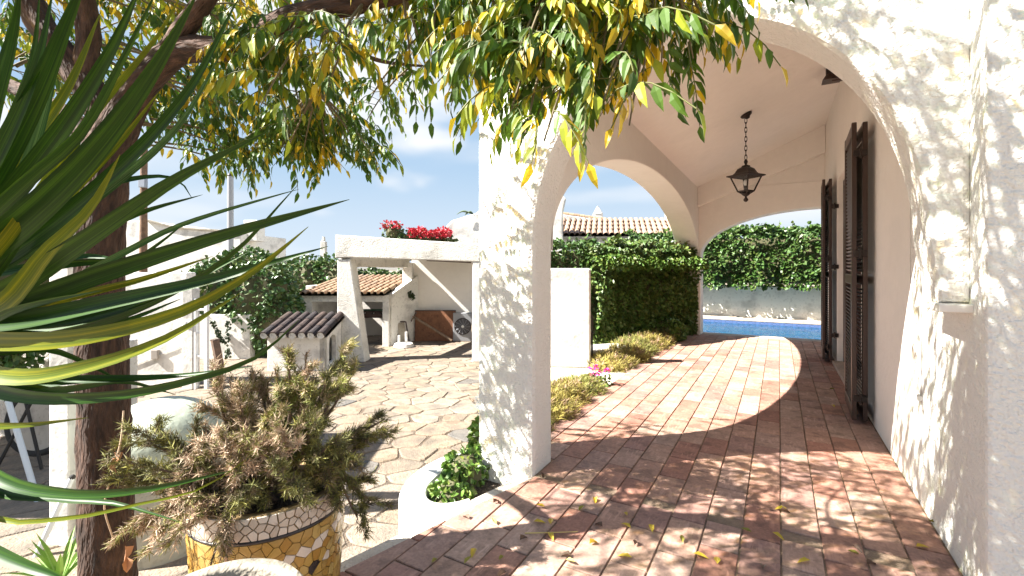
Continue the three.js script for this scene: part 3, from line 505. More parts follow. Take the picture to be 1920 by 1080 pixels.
{ // carport
  const Z = 8.7, c = yardThing('carport', 'white rendered carport with sloping beam and flared pillars across the yard', 'carport', 760, Z), L = c.L;
  const yo = (y) => L(760, y, Z).y, xo = (x) => L(x, 500, Z).x;
  part('fascia', extr([[xo(628), yo(484)], [xo(654), yo(483)], [xo(925), yo(492)], [xo(925), yo(459)], [xo(628), yo(440)]], 0.3, 0.02).translate(0, 0, -0.3), M.oldWhite, c, 'weathered mottled front beam');
  part('pillar', extr([[xo(631), 0], [xo(684), 0], [xo(656), yo(486)], [xo(631), yo(486)]], 0.34, 0.02).translate(0, 0, -0.36), M.oldWhite, c);
  part('pillar', extr([[xo(885), 0], [xo(925), 0], [xo(925), yo(486)], [xo(886), yo(488)]], 0.3, 0.02).translate(0, 0, -0.31), M.white, c);
  // side beam running back to the rear post
  const a0 = L(655, 484, Z + 0.3), a1 = L(655, 496, Z + 0.3), b0 = L(762, 486, 11.3), b1 = L(762, 500, 11.3);
  part('side_beam', beam(V(a0.x - 0.12, (a0.y + a1.y) / 2 + 0.02, a0.z + 0.02), V(b0.x, (b0.y + b1.y) / 2, b0.z), 0.2, 0.24), M.oldWhite, c);
  const pb = L(766, 500, 11.3); part('rear_post', rb(0.24, pb.y + 0.1, 0.24, pb.x, (pb.y + 0.1) / 2, pb.z, 0.02), M.white, c);
  // back wall
  const w0 = L(772, 640, 11.4), w1 = L(915, 640, 11.4), wt = L(800, 478, 11.4).y; part('back_wall', rb(w1.x - w0.x, wt, 0.2, (w0.x + w1.x) / 2, wt / 2, w0.z - 0.1, 0.01), M.plaster, c);
  // roof slab over the right bay
  const r0 = L(672, 470, Z + 0.32), r1 = L(925, 484, Z + 0.32), r2 = L(800, 476, 11.5);
  part('roof_slab', (() => { const q = [V(r0.x, r0.y - 0.02, r0.z), V(r1.x, r1.y - 0.02, r1.z), V(r1.x, r2.y, r2.z), V(w0.x + 0.02, r2.y, r2.z)], t = 0.1, pos = []; const f = (...l) => l.forEach((p) => pos.push(p.x, p.y, p.z)); const u = q.map((p) => V(p.x, p.y + t, p.z));
    f(q[0], q[2], q[1], q[0], q[3], q[2], u[0], u[1], u[2], u[0], u[2], u[3]); for (let i = 0; i < 4; i++) { const j = (i + 1) % 4; f(q[i], q[j], u[j], q[i], u[j], u[i]); }
    const g = new THREE.BufferGeometry(); g.setAttribute('position', new THREE.Float32BufferAttribute(pos, 3)); g.computeVertexNormals(); return boxUV(g); })(), M.concrete, c);
  const k0 = L(800, 487, Z + 0.36), k1 = L(884, 491, Z + 0.36); part('rail', beam(k0, k1, 0.05, 0.05), M.brown, c);
  // boards and machine stored against the back wall
  const bz = 11.15, b = yardThing('leaning_board', 'large brown wooden sheet leaning on the carport back wall', 'board', 815, bz);
  part('sheet', rb(0.98, 0.72, 0.03, 0.01, 0.37, 0, 0.004).rotateX(-0.09), mat(C(0.26, 0.115, 0.055), { map: clayTex, roughness: 0.7 }), b); part('edge_strip', rb(0.98, 0.03, 0.034, 0.01, 0.74, 0, 0.004).rotateX(-0.09), M.brown, b);
  const pl = yardThing('wooden_plank', 'long grey wooden plank propped diagonally across the brown sheet', 'plank', 815, bz - 0.14);
  part('plank', beam(V(-0.52, 0.62, -0.03), V(0.42, 0.06, 0.06), 0.11, 0.035), mat(C(0.34, 0.27, 0.21), { map: stoneTex }), pl); part('end_cleat', beam(V(-0.56, 0.5, -0.02), V(-0.44, 0.72, -0.02), 0.035, 0.03), M.brown, pl);
  const f = yardThing('fan_unit', 'grey metal fan unit with round grille beside the brown sheet', 'fan unit', 868, bz);
  const steel = mat(C(0.3, 0.31, 0.33), { roughness: 0.5, metalness: 0.3 }); part('casing', rb(0.47, 0.68, 0.2, 0, 0.35, -0.06, 0.012), steel, f);
  part('shroud', new THREE.TorusGeometry(0.19, 0.012, 8, 36).translate(0, 0.37, 0.045), M.iron, f); part('fan_plate', new THREE.CylinderGeometry(0.185, 0.185, 0.006, 36).rotateX(Math.PI / 2).translate(0, 0.37, 0.043), mat(C(0.09, 0.09, 0.1)), f);
  for (let i = 0; i < 12; i++) { const a = i * Math.PI / 6; part('grille_bar', bar(V(Math.cos(a) * 0.03, 0.37 + Math.sin(a) * 0.03, 0.055), V(Math.cos(a + 0.5) * 0.185, 0.37 + Math.sin(a + 0.5) * 0.185, 0.055), 0.005, 0.005, 5), steel, f); }
  part('hub', new THREE.CylinderGeometry(0.03, 0.035, 0.03, 16).rotateX(Math.PI / 2).translate(0, 0.37, 0.06), M.paintedMetal, f);
}
{ // shed with tiled roof
  const Z = 10.44, s = yardThing('tiled_shed', 'low white garden shed with sand coloured barrel tile roof', 'shed', 645, Z), L = s.L, X = (x) => L(x, 500, Z).x, Y = (y) => L(645, y, Z).y, top = Y(553);
  part('front_wall', extr([[X(566), 0], [X(585), 0], [X(585), Y(566)], [X(662), Y(566)], [X(662), 0], [X(668), 0], [X(668), Y(566)], [X(717), Y(566)], [X(717), 0], [X(729), 0], [X(729), top], [X(566), top]], 0.16, 0.008).translate(0, 0, -0.16), M.white, s);
  const e = L(776, 637, 11.43), bk = -1.5; // skewed right wall
  part('side_wall', (() => { const a = V(X(729) - 0.09, 0, -0.162), b = V(e.x, 0, e.z), n = V(b.z - a.z, 0, a.x - b.x).normalize().multiplyScalar(-0.14), H0 = top, H1 = top + 0.42, pos = []; const P = (p, h) => V(p.x, h, p.z), a2 = a.clone().add(n), b2 = b.clone().add(n);
    const q = (p0, p1, p2, p3) => [p0, p1, p2, p0, p2, p3].forEach((p) => pos.push(p.x, p.y, p.z)); q(P(a, 0), P(b, 0), P(b, H1), P(a, H0)); q(P(b2, 0), P(a2, 0), P(a2, H0), P(b2, H1)); q(P(a, H0), P(b, H1), P(b2, H1), P(a2, H0)); q(P(b, 0), P(b2, 0), P(b2, H1), P(b, H1)); q(P(a2, 0), P(a, 0), P(a, H0), P(a2, H0));
    const g = new THREE.BufferGeometry(); g.setAttribute('position', new THREE.Float32BufferAttribute(pos, 3)); g.computeVertexNormals(); return boxUV(g); })(), M.white, s);
  part('side_wall', rb(0.14, top + 0.2, 1.6, X(566) + 0.08, (top + 0.2) / 2, -0.97, 0.01), M.white, s);
  part('back_wall', rb(X(729) - X(566) + 0.1, top + 0.22, 0.12, (X(566) + X(729)) / 2, (top + 0.22) / 2, -1.72, 0.01), M.plaster, s);
  const A = V(X(563), top + 0.02, 0.1), B = V(X(722), top + 0.02, 0.1), up = V(0.32, 0.36, -1.85);
  part('roof_deck', (() => { const g = bx(1, 1, 1); const o = new THREE.Matrix4().makeBasis(B.clone().sub(A), V(0, 0.03, 0), up.clone()); g.translate(0.5, -0.6, 0.5); return g.applyMatrix4(o).translate(A.x, A.y, A.z); })(), M.concrete, s);
  tileRoof(s, A, B, up, 0.145, 0.36, roofTones, 3);
  // table football inside
  const t = yardThing('football_table', 'dark wooden table football table inside the tiled shed', 'table', 690, 11.1);
  part('table_box', rb(0.86, 0.16, 0.5, 0.12, 0.68, 0, 0.01), M.brown, t); part('playfield', rb(0.74, 0.01, 0.4, 0.12, 0.765, 0, 0.003), mat(C(0.05, 0.12, 0.06)), t);
  for (const [x, z] of [[-0.24, 0.18], [0.48, 0.18], [-0.24, -0.18], [0.48, -0.18]]) part('leg', rb(0.07, 0.6, 0.07, x, 0.3, z, 0.006), M.brown, t);
  for (let i = 0; i < 4; i++) { part('rod', bar(V(-0.18 + i * 0.2, 0.72, -0.36), V(-0.18 + i * 0.2, 0.72, 0.36), 0.008), M.paintedMetal, t); part('handle', bar(V(-0.18 + i * 0.2, 0.72, 0.36), V(-0.18 + i * 0.2, 0.72, 0.45), 0.015), M.dark, t); }
  // parasol foot and stored frame beside the wall
  const u = yardThing('parasol_base', 'round white parasol base with two short tubes by the shed wall', 'parasol base', 757, 10.35);
  part('base_disc', new THREE.CylinderGeometry(0.2, 0.23, 0.07, 28).translate(0, 0.055, 0), M.white, u); part('tube', bar(V(-0.1, 0.08, 0.02), V(-0.1, 0.27, 0.02), 0.026, 0.026, 12), M.paintedMetal, u); part('tube', bar(V(0.05, 0.08, -0.03), V(0.05, 0.34, -0.03), 0.028, 0.028, 12), M.paintedMetal, u);
  const fr = yardThing('stored_frame', 'small grey folded frame leaning on the shed side wall', 'frame', 755, 10.75);
  const fp = [V(-0.08, 0.02, 0.08), V(-0.16, 0.52, -0.05), V(0.06, 0.52, -0.05), V(0.18, 0.02, 0.08)]; part('rails', join([bar(fp[0], fp[1], 0.016), bar(fp[1], fp[2], 0.016), bar(fp[2], fp[3], 0.016)]), M.brown, fr);
  part('panel', beam(V(0.03, 0.06, 0.07), V(-0.05, 0.5, -0.04), 0.16, 0.02), mat(C(0.42, 0.38, 0.32), { map: weather }), fr);
}
{ // kennel
  const Z = 7.95, k = yardThing('kennel', 'small white rendered kennel with dark barrel tiled roof and arched doorway', 'kennel', 555, Z), L = k.L, X = (x) => L(x, 500, Z).x, x0 = X(501), x1 = X(609), top = L(555, 628, Z).y;
  part('front_wall', rb(x1 - x0, top, 0.1, (x0 + x1) / 2, top / 2, -0.05, 0.012), M.white, k); part('back_wall', rb(x1 - x0, top + 0.1, 0.1, (x0 + x1) / 2, (top + 0.1) / 2, -0.78, 0.012), M.white, k);
  part('side_wall', rb(0.1, top, 0.62, x0 + 0.05, top / 2, -0.415, 0.01), M.white, k);
  const door = [[0.2, 0.1], [0.2, 0.45], ...arc(0.37, 0.45, 0.17, 0.13, Math.PI, 0, 14), [0.54, 0.1]];
  part('gable_wall', extr([[0, 0], [0.83, 0], [0.83, top + 0.14], [0.415, top + 0.16], [0, top]], 0.1, 0.012, [door]).rotateY(Math.PI / 2).translate(x1 - 0.1, 0, 0), M.white, k, 'end wall with arched doorway');
  part('floor', bx(x1 - x0 - 0.2, 0.04, 0.62, (x0 + x1) / 2, 0.05, -0.415), M.dark, k);
  const A = V(x0 - 0.07, top + 0.0, 0.1), B = V(x1 + 0.06, top + 0.0, 0.1), up = V(0.0, 0.26, -0.9);
  part('roof_deck', (() => { const g = bx(1, 1, 1); g.translate(0.5, -0.6, 0.5); return g.applyMatrix4(new THREE.Matrix4().makeBasis(B.clone().sub(A), V(0, 0.03, 0), up.clone())).translate(A.x, A.y, A.z - 0.03); })(), M.white, k);
  tileRoof(k, A, B, up, 0.165, 0.31, darkTones, 13);
  const n = Math.round((B.x - A.x) / 0.165), kk = (B.x - A.x) / n; for (let i = 0; i < n; i++) part('mortar_plug', new THREE.CylinderGeometry(0.062, 0.062, 0.05, 14).rotateX(Math.PI / 2).translate(A.x + (i + 0.5) * kk, A.y + 0.016, A.z + 0.01), M.white, k);
}
{ // greenery behind
  const b1 = yardThing('climbing_vine', 'big hanging green creeper between the white gate and the kennel', 'creeper', 470, 9.6);
  leafMass(b1, [[V(-0.55, 1.25, 0), V(0.75, 0.75, 0.6)], [V(0.25, 1.2, 0.1), V(0.7, 0.8, 0.6)], [V(0.62, 0.65, 0.15), V(0.55, 0.7, 0.5)], [V(-0.25, 1.75, -0.3), V(0.6, 0.45, 0.5)], [V(0.0, 0.75, 0.05), V(0.45, 0.6, 0.45)]], 7000, 0.085, [0.062, 0.14, 0.03], 201);
  part('stem', limb([V(0.85, 0, 0.2), V(0.78, 0.5, 0.25), V(0.6, 1.0, 0.2)], [0.1, 0.08, 0.05], 10, 20, 0.2, 2), mat(C(0.09, 0.06, 0.045)), b1);
  const b2 = yardThing('round_shrub', 'leafy green shrub rising behind the tiled shed roof', 'shrub', 600, 13.2); leafMass(b2, [[V(-0.35, 1.4, 0), V(0.75, 0.72, 0.6)], [V(0.45, 1.42, 0), V(0.65, 0.72, 0.6)], [V(0.05, 0.7, 0), V(0.9, 0.8, 0.6)]], 3600, 0.1, [0.055, 0.13, 0.025], 203);
  part('stem', limb([V(0, 0, 0), V(0.05, 0.5, 0), V(0, 1, 0)], [0.09, 0.07, 0.04], 8, 10), mat(C(0.09, 0.06, 0.045)), b2);
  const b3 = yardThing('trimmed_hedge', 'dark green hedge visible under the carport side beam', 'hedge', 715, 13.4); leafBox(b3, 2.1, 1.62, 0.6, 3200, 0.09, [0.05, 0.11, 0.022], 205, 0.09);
  const v = yardThing('ivy_strand', 'dark ivy strand trailing over the shed end by the carport post', 'ivy', 768, 11.1); const c = limb([v.L(757, 528, 11.15), v.L(762, 548, 11.05), v.L(776, 556, 11.05)], [0.012, 0.01, 0.006], 5, 12); part('stem', c, mat(C(0.06, 0.05, 0.03)), v);
  scatter('leaves', v, 90, ivyG, ivyM, (r) => { const t = r(), p = v.L(757 + t * 19, 528 + 28 * Math.sqrt(t), 11.1); return { p: p.add(V((r() - 0.5) * 0.1, (r() - 0.5) * 0.1, 0.02 + (r() - 0.5) * 0.1)), dir: V(r() - 0.5, -0.6, r() - 0.2), size: 0.07, color: greens(r, [0.03, 0.06, 0.015]) }; }, 33);
  // bougainvillea above the carport
  const bg = yardThing('bougainvillea', 'red flowering bougainvillea showing above the carport beam', 'bougainvillea', 780, 13.5), r0 = bg.L(780, 437, 13.5).y;
  leafMass(bg, [[V(-0.65, r0 + 0.02, 0), V(0.28, 0.26, 0.25)], [V(0.2, r0 - 0.35, 0), V(0.95, 0.45, 0.4)]], 900, 0.09, [0.06, 0.12, 0.03], 207);
  scatter('blossom', bg, 800, ivyG, thin(C(1, 1, 1), { transmission: 0.25 }), (r) => { const far = r() < 0.12, x = far ? -0.66 + (r() - 0.5) * 0.5 : -0.15 + r() * 1.2, y = far ? r0 + 0.1 + r() * 0.22 : r0 - 0.16 + r() * 0.27 * (0.7 + 0.5 * vnoise(x * 5 + 9, 1, 64, 64, 3)); return { p: V(x, y, 0.1 + (r() - 0.3) * 0.5), dir: V(r() - 0.5, r() - 0.3, r() - 0.2), size: 0.075, color: [0.45 + 0.2 * r(), 0.015 + 0.02 * r(), 0.03 + 0.03 * r()] }; }, 209);
  part('stem', limb([V(0.1, 0, 0), V(0.15, r0 * 0.5, 0), V(0, r0 - 0.2, 0)], [0.07, 0.05, 0.03], 8, 12), mat(C(0.1, 0.07, 0.05)), bg);
}
{ // neighbouring white gable building behind the near pillar
  const Z = 13.8, n = yardThing('gabled_neighbour', 'white neighbouring gable wall rising behind the front pillar', 'building', 950, Z), q = (x, y) => { const p = n.L(x, y, Z); return [p.x, p.y]; };
  part('wall', extr([[q(826, 500)[0], 0], [q(1056, 500)[0], 0], q(1056, 400), q(1062, 372), q(1040, 352), q(960, 350), q(893, 399), q(848, 413), q(836, 424), q(826, 452)], 2.2, 0.05).translate(0, 0, -2.2), M.white, n);
  const a = n.L(872, 402, Z - 0.1); part('palm_tip', join([limb([a, n.L(882, 397, Z - 0.1), n.L(890, 405, Z - 0.1)], [0.02, 0.03, 0.005], 5, 8), limb([n.L(856, 402, Z - 0.1), n.L(868, 396, Z - 0.1), n.L(888, 402, Z - 0.1)], [0.005, 0.035, 0.01], 5, 8)]), mat(C(0.1, 0.14, 0.08)), n, 'two green palm leaf tips over the gable');
}
{ // neighbouring house with clay roof seen through the side arch
  const Z = 16, h = yardThing('tiled_neighbour', 'white neighbouring house with clay barrel tile roof seen through the arch', 'house', 1150, Z), L = h.L;
  const eL = L(1000, 441, Z), eR = L(1300, 441, Z), ey = eL.y;
  part('wall', rb(eR.x - eL.x - 0.3, ey - 0.02, 3, (eL.x + eR.x) / 2, (ey - 0.02) / 2, -1.75, 0.02), M.white, h);
  part('cornice', rb(eR.x - eL.x - 0.1, 0.09, 0.2, (eL.x + eR.x) / 2, ey - 0.05, -0.17, 0.02), M.white, h);
  tileRoof(h, eL, eR, V(0.35, 0.72, -1.7), 0.2, 0.42, [[0.5, 0.38, 0.31], [0.55, 0.43, 0.36], [0.46, 0.34, 0.28]].map(([a, b, c]) => mat(C(a, b, c), { map: stoneTex })), 23);
  part('roof_deck', (() => { const g = bx(1, 1, 1); g.translate(0.5, -0.6, 0.5); return g.applyMatrix4(new THREE.Matrix4().makeBasis(eR.clone().sub(eL), V(0, 0.03, 0), V(0.35, 0.72, -1.7))).translate(eL.x, eL.y, eL.z); })(), M.concrete, h);
  // upper storey wall with sloping verge
  const Y2 = 17.9, q = (x, y) => { const p = L(x, y, Y2); return [p.x, p.y]; };
  part('upper_wall', extr([[q(1050, 450)[0], 0.5], [q(1300, 450)[0], 0.5], q(1300, 437), q(1182, 420), q(1056, 402), q(1050, 402)], 0.5, 0.03).translate(0, 0, L(0, 0, Y2).z - 0.5), M.white, h);
  const vA = L(1054, 400, Y2), vB = L(1186, 418, Y2), vd = vB.clone().sub(vA), nv = 13;
  for (let i = 0; i < nv; i++) { const o = part('verge_tile', tile(0.1, 0.26), roofTones[i % 5], h); o.position.copy(vA).addScaledVector(vd, i / nv).add(V(0, 0.0, -0.25)); o.rotation.set(0, Math.PI / 2, 0); o.rotateX(0.14); }
  const vC = L(1186, 419, Y2), vD = L(1290, 434, Y2), ve = vD.clone().sub(vC);
  for (let i = 0; i < 12; i++) { const o = part('verge_tile', tile(0.1, 0.26), M.white, h); o.position.copy(vC).addScaledVector(ve, i / 12).add(V(0, 0.0, -0.25)); o.rotation.set(0, Math.PI / 2, 0); o.rotateX(0.14); }
  const ch = L(1121, 410, 18.3); part('chimney', join([rb(0.34, 0.3, 0.3, ch.x, ch.y + 0.05, ch.z, 0.02), new THREE.ConeGeometry(0.24, 0.34, 4).rotateY(0.78).translate(ch.x, ch.y + 0.36, ch.z)]), M.white, h);
  const c2 = L(1256, 430, 18.3); part('chimney', rb(0.34, 1.0, 0.3, c2.x, c2.y + 0.42, c2.z, 0.02), M.white, h);
}
{ // left side: buildings and boundary
  const Z = 15, b = yardThing('flat_roofed_building', 'pale flat roofed building far left behind the tree trunk', 'building', 250, Z), q = (x, y) => { const p = b.L(x, y, Z); return [p.x, p.y]; };
  part('wall', extr([[q(-80, 500)[0], 0], [q(452, 500)[0], 0], q(452, 437), q(330, 428), q(276, 414), q(-80, 414)], 3, 0.03).translate(0, 0, -3), M.white, b);
  const ca = b.L(276, 413, Z), cb = b.L(452, 435, Z); part('coping', beam(V(ca.x, ca.y - 0.0, 0.02), b.L(330, 427, Z), 0.1, 0.06), M.concrete, b); part('coping', beam(b.L(330, 427, Z), cb, 0.1, 0.06), M.concrete, b);
  part('roof_block', rb(0.45, 0.7, 0.5, b.L(458, 430, Z).x, b.L(458, 425, Z).y - 0.1, -0.6, 0.02), M.white, b);
  const gp = yardThing('grey_pole', 'plain grey metal pole standing above the flat roofed building', 'pole', 432, 14.2); part('pole', bar(V(0, 0, 0), V(0, gp.L(432, 330, 14.2).y, 0), 0.09, 0.085, 12), mat(C(0.3, 0.31, 0.33), { roughness: 0.5 }), gp); part('cap', new THREE.SphereGeometry(0.088, 12, 8).translate(0, gp.L(432, 330, 14.2).y, 0), M.iron, gp);
  const tp = yardThing('timber_pole', 'brown timber utility pole right of the tree trunk', 'pole', 268, 11); part('pole', limb([V(0, 0, 0), V(0.01, 2, 0), V(0.03, 4.6, 0)], [0.085, 0.08, 0.07], 12, 20, 0.06, 3), mat(C(0.3, 0.2, 0.14), { map: stoneTex, bumpMap: stuccoBump, bumpScale: 0.01 }), tp);
  const yb = tp.L(268, 345, 11).y; part('meter_box', rb(0.16, 0.2, 0.1, 0.08, yb, 0.1, 0.01), mat(C(0.25, 0.28, 0.33)), tp);
  const fb = yardThing('blue_trimmed_house', 'distant white house with blue roof trim above the shrubs', 'house', 515, 30), fq = (x, y) => fb.L(x, y, 30);
  const f0 = fq(492, 487), f1 = fq(535, 487); part('wall', rb(f1.x - f0.x, f0.y, 3, 0, f0.y / 2, -1.5, 0.02), M.white, fb); part('roof_trim', rb(f1.x - f0.x + 0.2, 0.2, 0.3, 0, f0.y, 0, 0.02), mat(C(0.05, 0.16, 0.33)), fb);
  const win = part('window', join([bx(0.36, 0.05, 0.06, fq(524, 0).x, fq(0, 490).y - 0.05, 0.03), bx(0.05, 0.4, 0.06, fq(524, 0).x - 0.17, fq(0, 490).y - 0.26, 0.03), bx(0.05, 0.4, 0.06, fq(524, 0).x + 0.17, fq(0, 490).y - 0.26, 0.03)]), mat(C(0.05, 0.14, 0.28)), fb); part('pane', bx(0.3, 0.36, 0.02, fq(524, 0).x, fq(0, 490).y - 0.27, 0.012), mat(C(0.08, 0.1, 0.12), { roughness: 0.1 }), win);
  const an = yardThing('rooftop_antenna', 'thin grey rooftop antenna frame left of the distant house', 'antenna', 478, 24); const yA = an.L(478, 459, 24).y; part('mast', bar(V(0.25, 0, 0), V(0.25, yA, 0), 0.025), M.iron, an); part('cross_bar', bar(V(-0.45, yA, 0), V(0.26, yA, 0), 0.03), M.iron, an);
  const cf = yardThing('far_chimney', 'small pale chimney stack far behind the leafy shrub', 'chimney', 607, 26), yc = cf.L(607, 453, 26).y; part('stack', rb(0.28, yc, 0.28, 0, yc / 2, 0, 0.03), M.oldWhite, cf); part('pot', new THREE.CylinderGeometry(0.07, 0.1, 0.3, 10).translate(0, yc + 0.12, 0), M.oldWhite, cf);
  // boundary wall with meter box and cable line
  const w = yardThing('boundary_wall', 'white boundary wall with small meter box right of the tree', 'wall', 230, 7), hw = w.L(300, 511, 7).y, wx1 = w.L(351, 500, 7).x;
  part('wall', rb(wx1 + 1.6, hw, 0.2, (wx1 - 1.6) / 2, hw / 2, -0.1, 0.015), M.white, w);
  const mb = w.L(293, 664, 7); part('meter_box', rb(0.1, 0.14, 0.05, mb.x, mb.y, 0.02, 0.008), mat(C(0.28, 0.25, 0.22)), w); part('cable', bar(w.L(248, 686, 6.99), w.L(350, 645, 6.99), 0.006), mat(C(0.45, 0.45, 0.46)), w);
  // gate post with number plate and ladder-like frame
  const g = yardThing('gate_post', 'tall white gate post carrying a small plate with black letters', 'gate post', 358, 6.85), hg = g.L(358, 540, 6.85).y;
  part('post', rb(0.16, hg, 0.16, 0, hg / 2, 0, 0.012), M.white, g);
  { const cv = document.createElement('canvas'); cv.width = 128; cv.height = 128; const x = cv.getContext('2d'); x.fillStyle = '#e9e9e8'; x.fillRect(0, 0, 128, 128); x.strokeStyle = '#707276'; x.lineWidth = 5; x.strokeRect(8, 8, 112, 112); x.fillStyle = '#2c2e33'; x.font = 'bold 84px sans-serif'; x.textAlign = 'center'; x.textBaseline = 'middle'; x.fillText('Γ', 34, 68); x.fillText('A', 84, 68);
    const t = new THREE.CanvasTexture(cv); t.colorSpace = THREE.SRGBColorSpace; const pl = g.L(353, 607, 6.76); const plate = new THREE.BoxGeometry(0.1, 0.1, 0.008).translate(pl.x, pl.y, 0.087); part('plate', plate, mat(C(1, 1, 1), { map: t }), g, 'small white plate with black letters'); }
  const ld = yardThing('white_ladder', 'white metal ladder standing beside the gate post', 'ladder', 376, 6.8), hl = ld.L(376, 560, 6.8).y; part('rail', rb(0.04, hl, 0.05, -0.07, hl / 2, 0, 0.006), M.paintedMetal, ld); part('rail', rb(0.05, hl, 0.05, 0.09, hl / 2, 0, 0.006), M.paintedMetal, ld); for (let y = 0.15; y < hl; y += 0.34) part('rung', rb(0.12, 0.03, 0.04, 0.005, y, 0, 0.005), M.paintedMetal, ld);
  const w2 = yardThing('back_boundary_wall', 'low white wall with trailing ivy behind the ladder', 'wall', 415, 9), h2 = w2.L(415, 590, 9).y; part('wall', rb(1.1, h2, 0.18, 0, h2 / 2, -0.1, 0.01), M.white, w2);
  scatter('ivy_strands', w2, 170, ivyG, ivyM, (r) => { const k = r() < 0.5, t = r(); return { p: w2.L((k ? 398 : 428) + (r() - 0.5) * 9 + (k ? t * 20 : 0), 600 + t * (k ? 40 : 70), 8.95), dir: V(r() - 0.5, -0.7, r()), size: 0.055, color: greens(r, [0.03, 0.06, 0.015]) }; }, 51);
  const pk = yardThing('weathered_post', 'short weathered brown post leaning by the low ivy wall', 'post', 408, 8.2); part('post', beam(V(0.08, 0.02, 0.05), V(-0.06, 0.5, -0.02), 0.12, 0.07), mat(C(0.2, 0.14, 0.11), { map: stoneTex }), pk); part('cap', beam(V(-0.075, 0.5, 0.02), V(-0.055, 0.5, -0.1), 0.1, 0.03), M.brown, pk);
  // plaster dome
  const d = yardThing('plaster_dome', 'weathered greenish white plaster dome between trunk and potted shrub', 'dome', 305, 3.1);
  part('dome', (() => { const g = new THREE.SphereGeometry(1, 40, 20, 0, 6.3, 0, Math.PI / 2); g.scale(0.38, 0.3, 0.38); return boxUV(g).translate(0, 0.62, 0); })(), mat(C(0.4, 0.45, 0.38), { map: weather, roughness: 0.6, bumpMap: fineBump, bumpScale: 0.004 }), d);
  part('base_ring', boxUV(new THREE.CylinderGeometry(0.38, 0.39, 0.62, 40).translate(0, 0.31, 0)), mat(C(0.4, 0.4, 0.35), { map: weather, bumpMap: fineBump, bumpScale: 0.006 }), d);
}
{ // shaded corner on the far left: post, stored round table, struts
  const p = yardThing('pergola_post', 'white square pergola post just left of the tree trunk with an added unseen shade roof', 'pergola', 128, 3.07); part('post', rb(0.13, 2.7, 0.13, 0, 1.35, 0, 0.01), M.white, p); part('foot_plate', rb(0.18, 0.03, 0.18, 0, 0.015, 0, 0.005), M.paintedMetal, p);
  part('added_beam', beam(V(0.1, 2.64, 0), V(-2.2, 2.64, 0), 0.1, 0.12), M.white, p); for (let i = 0; i < 9; i++) part('added_shade_board', rb(0.44, 0.03, 1.7, -1.45 - i * 0.45, 2.73, -0.5, 0.004), M.white, p); part('post', rb(0.13, 2.6, 0.13, -4.6, 1.3, 0, 0.01), M.white, p);  // beam, boards and rear post added out of view to shade this corner
  const w = yardThing('shaded_wall', 'grey shaded wall in the corner behind the stored round table', 'wall', 20, 4.9), hw = w.L(20, 640, 4.9).y; part('wall', rb(2.4, hw, 0.18, 0, hw / 2, -0.09, 0.01), M.oldWhite, w);
  const t = yardThing('round_table', 'folded round grey table with black rim stored behind the pergola post', 'table', 62, 4.2);
  const rm = new THREE.Matrix4().makeRotationX(-0.18); const disc = new THREE.CylinderGeometry(0.27, 0.27, 0.03, 40).rotateX(Math.PI / 2).translate(0, 0.4, 0).applyMatrix4(rm); part('table_top', disc, mat(C(0.5, 0.46, 0.41), { map: weather, roughness: 0.5 }), t); part('rim', new THREE.TorusGeometry(0.295, 0.03, 10, 44).translate(0, 0.4, 0.0).applyMatrix4(rm), M.dark, t);
  for (const s of [-1, 1]) part('leg', bar(V(s * 0.2, 0.02, 0.12), V(s * -0.05, 0.65, 0.03), 0.013), M.dark, t);
  const s = yardThing('pale_strut', 'pale blue metal strut leaning left in the shaded corner', 'strut', 45, 3.6); part('strut', bar(V(0.16, 0.0, 0.05), V(-0.18, 0.75, -0.05), 0.02, 0.02, 10), mat(C(0.55, 0.62, 0.68), { roughness: 0.4 }), s); part('end_cap', new THREE.SphereGeometry(0.021, 10, 8).translate(-0.18, 0.75, -0.05), M.dark, s);
  const s2 = yardThing('pale_strut', 'pale metal strut propped against the white pergola post', 'strut', 100, 2.92); part('strut', bar(V(-0.06, 0.0, 0.05), V(0.09, 0.46, -0.03), 0.017, 0.017, 10), mat(C(0.62, 0.66, 0.7), { roughness: 0.4 }), s2); part('end_cap', new THREE.SphereGeometry(0.018, 10, 8).translate(0.09, 0.46, -0.03), M.dark, s2);
  const h = yardThing('corner_shrub', 'dark green shrub filling the far left behind the spiky leaves', 'shrub', 20, 4.4); leafMass(h, [[V(-0.35, 1.9, 0), V(0.62, 0.75, 0.4)], [V(0.1, 1.65, 0), V(0.42, 0.6, 0.4)], [V(-0.3, 1.25, -0.05), V(0.6, 0.5, 0.35)]], 4200, 0.06, [0.05, 0.12, 0.02], 301);
  part('stem', limb([V(-0.2, 0, 0), V(-0.25, 0.6, 0), V(-0.2, 1.3, 0)], [0.05, 0.04, 0.03], 8, 12), mat(C(0.08, 0.055, 0.04)), h);
}

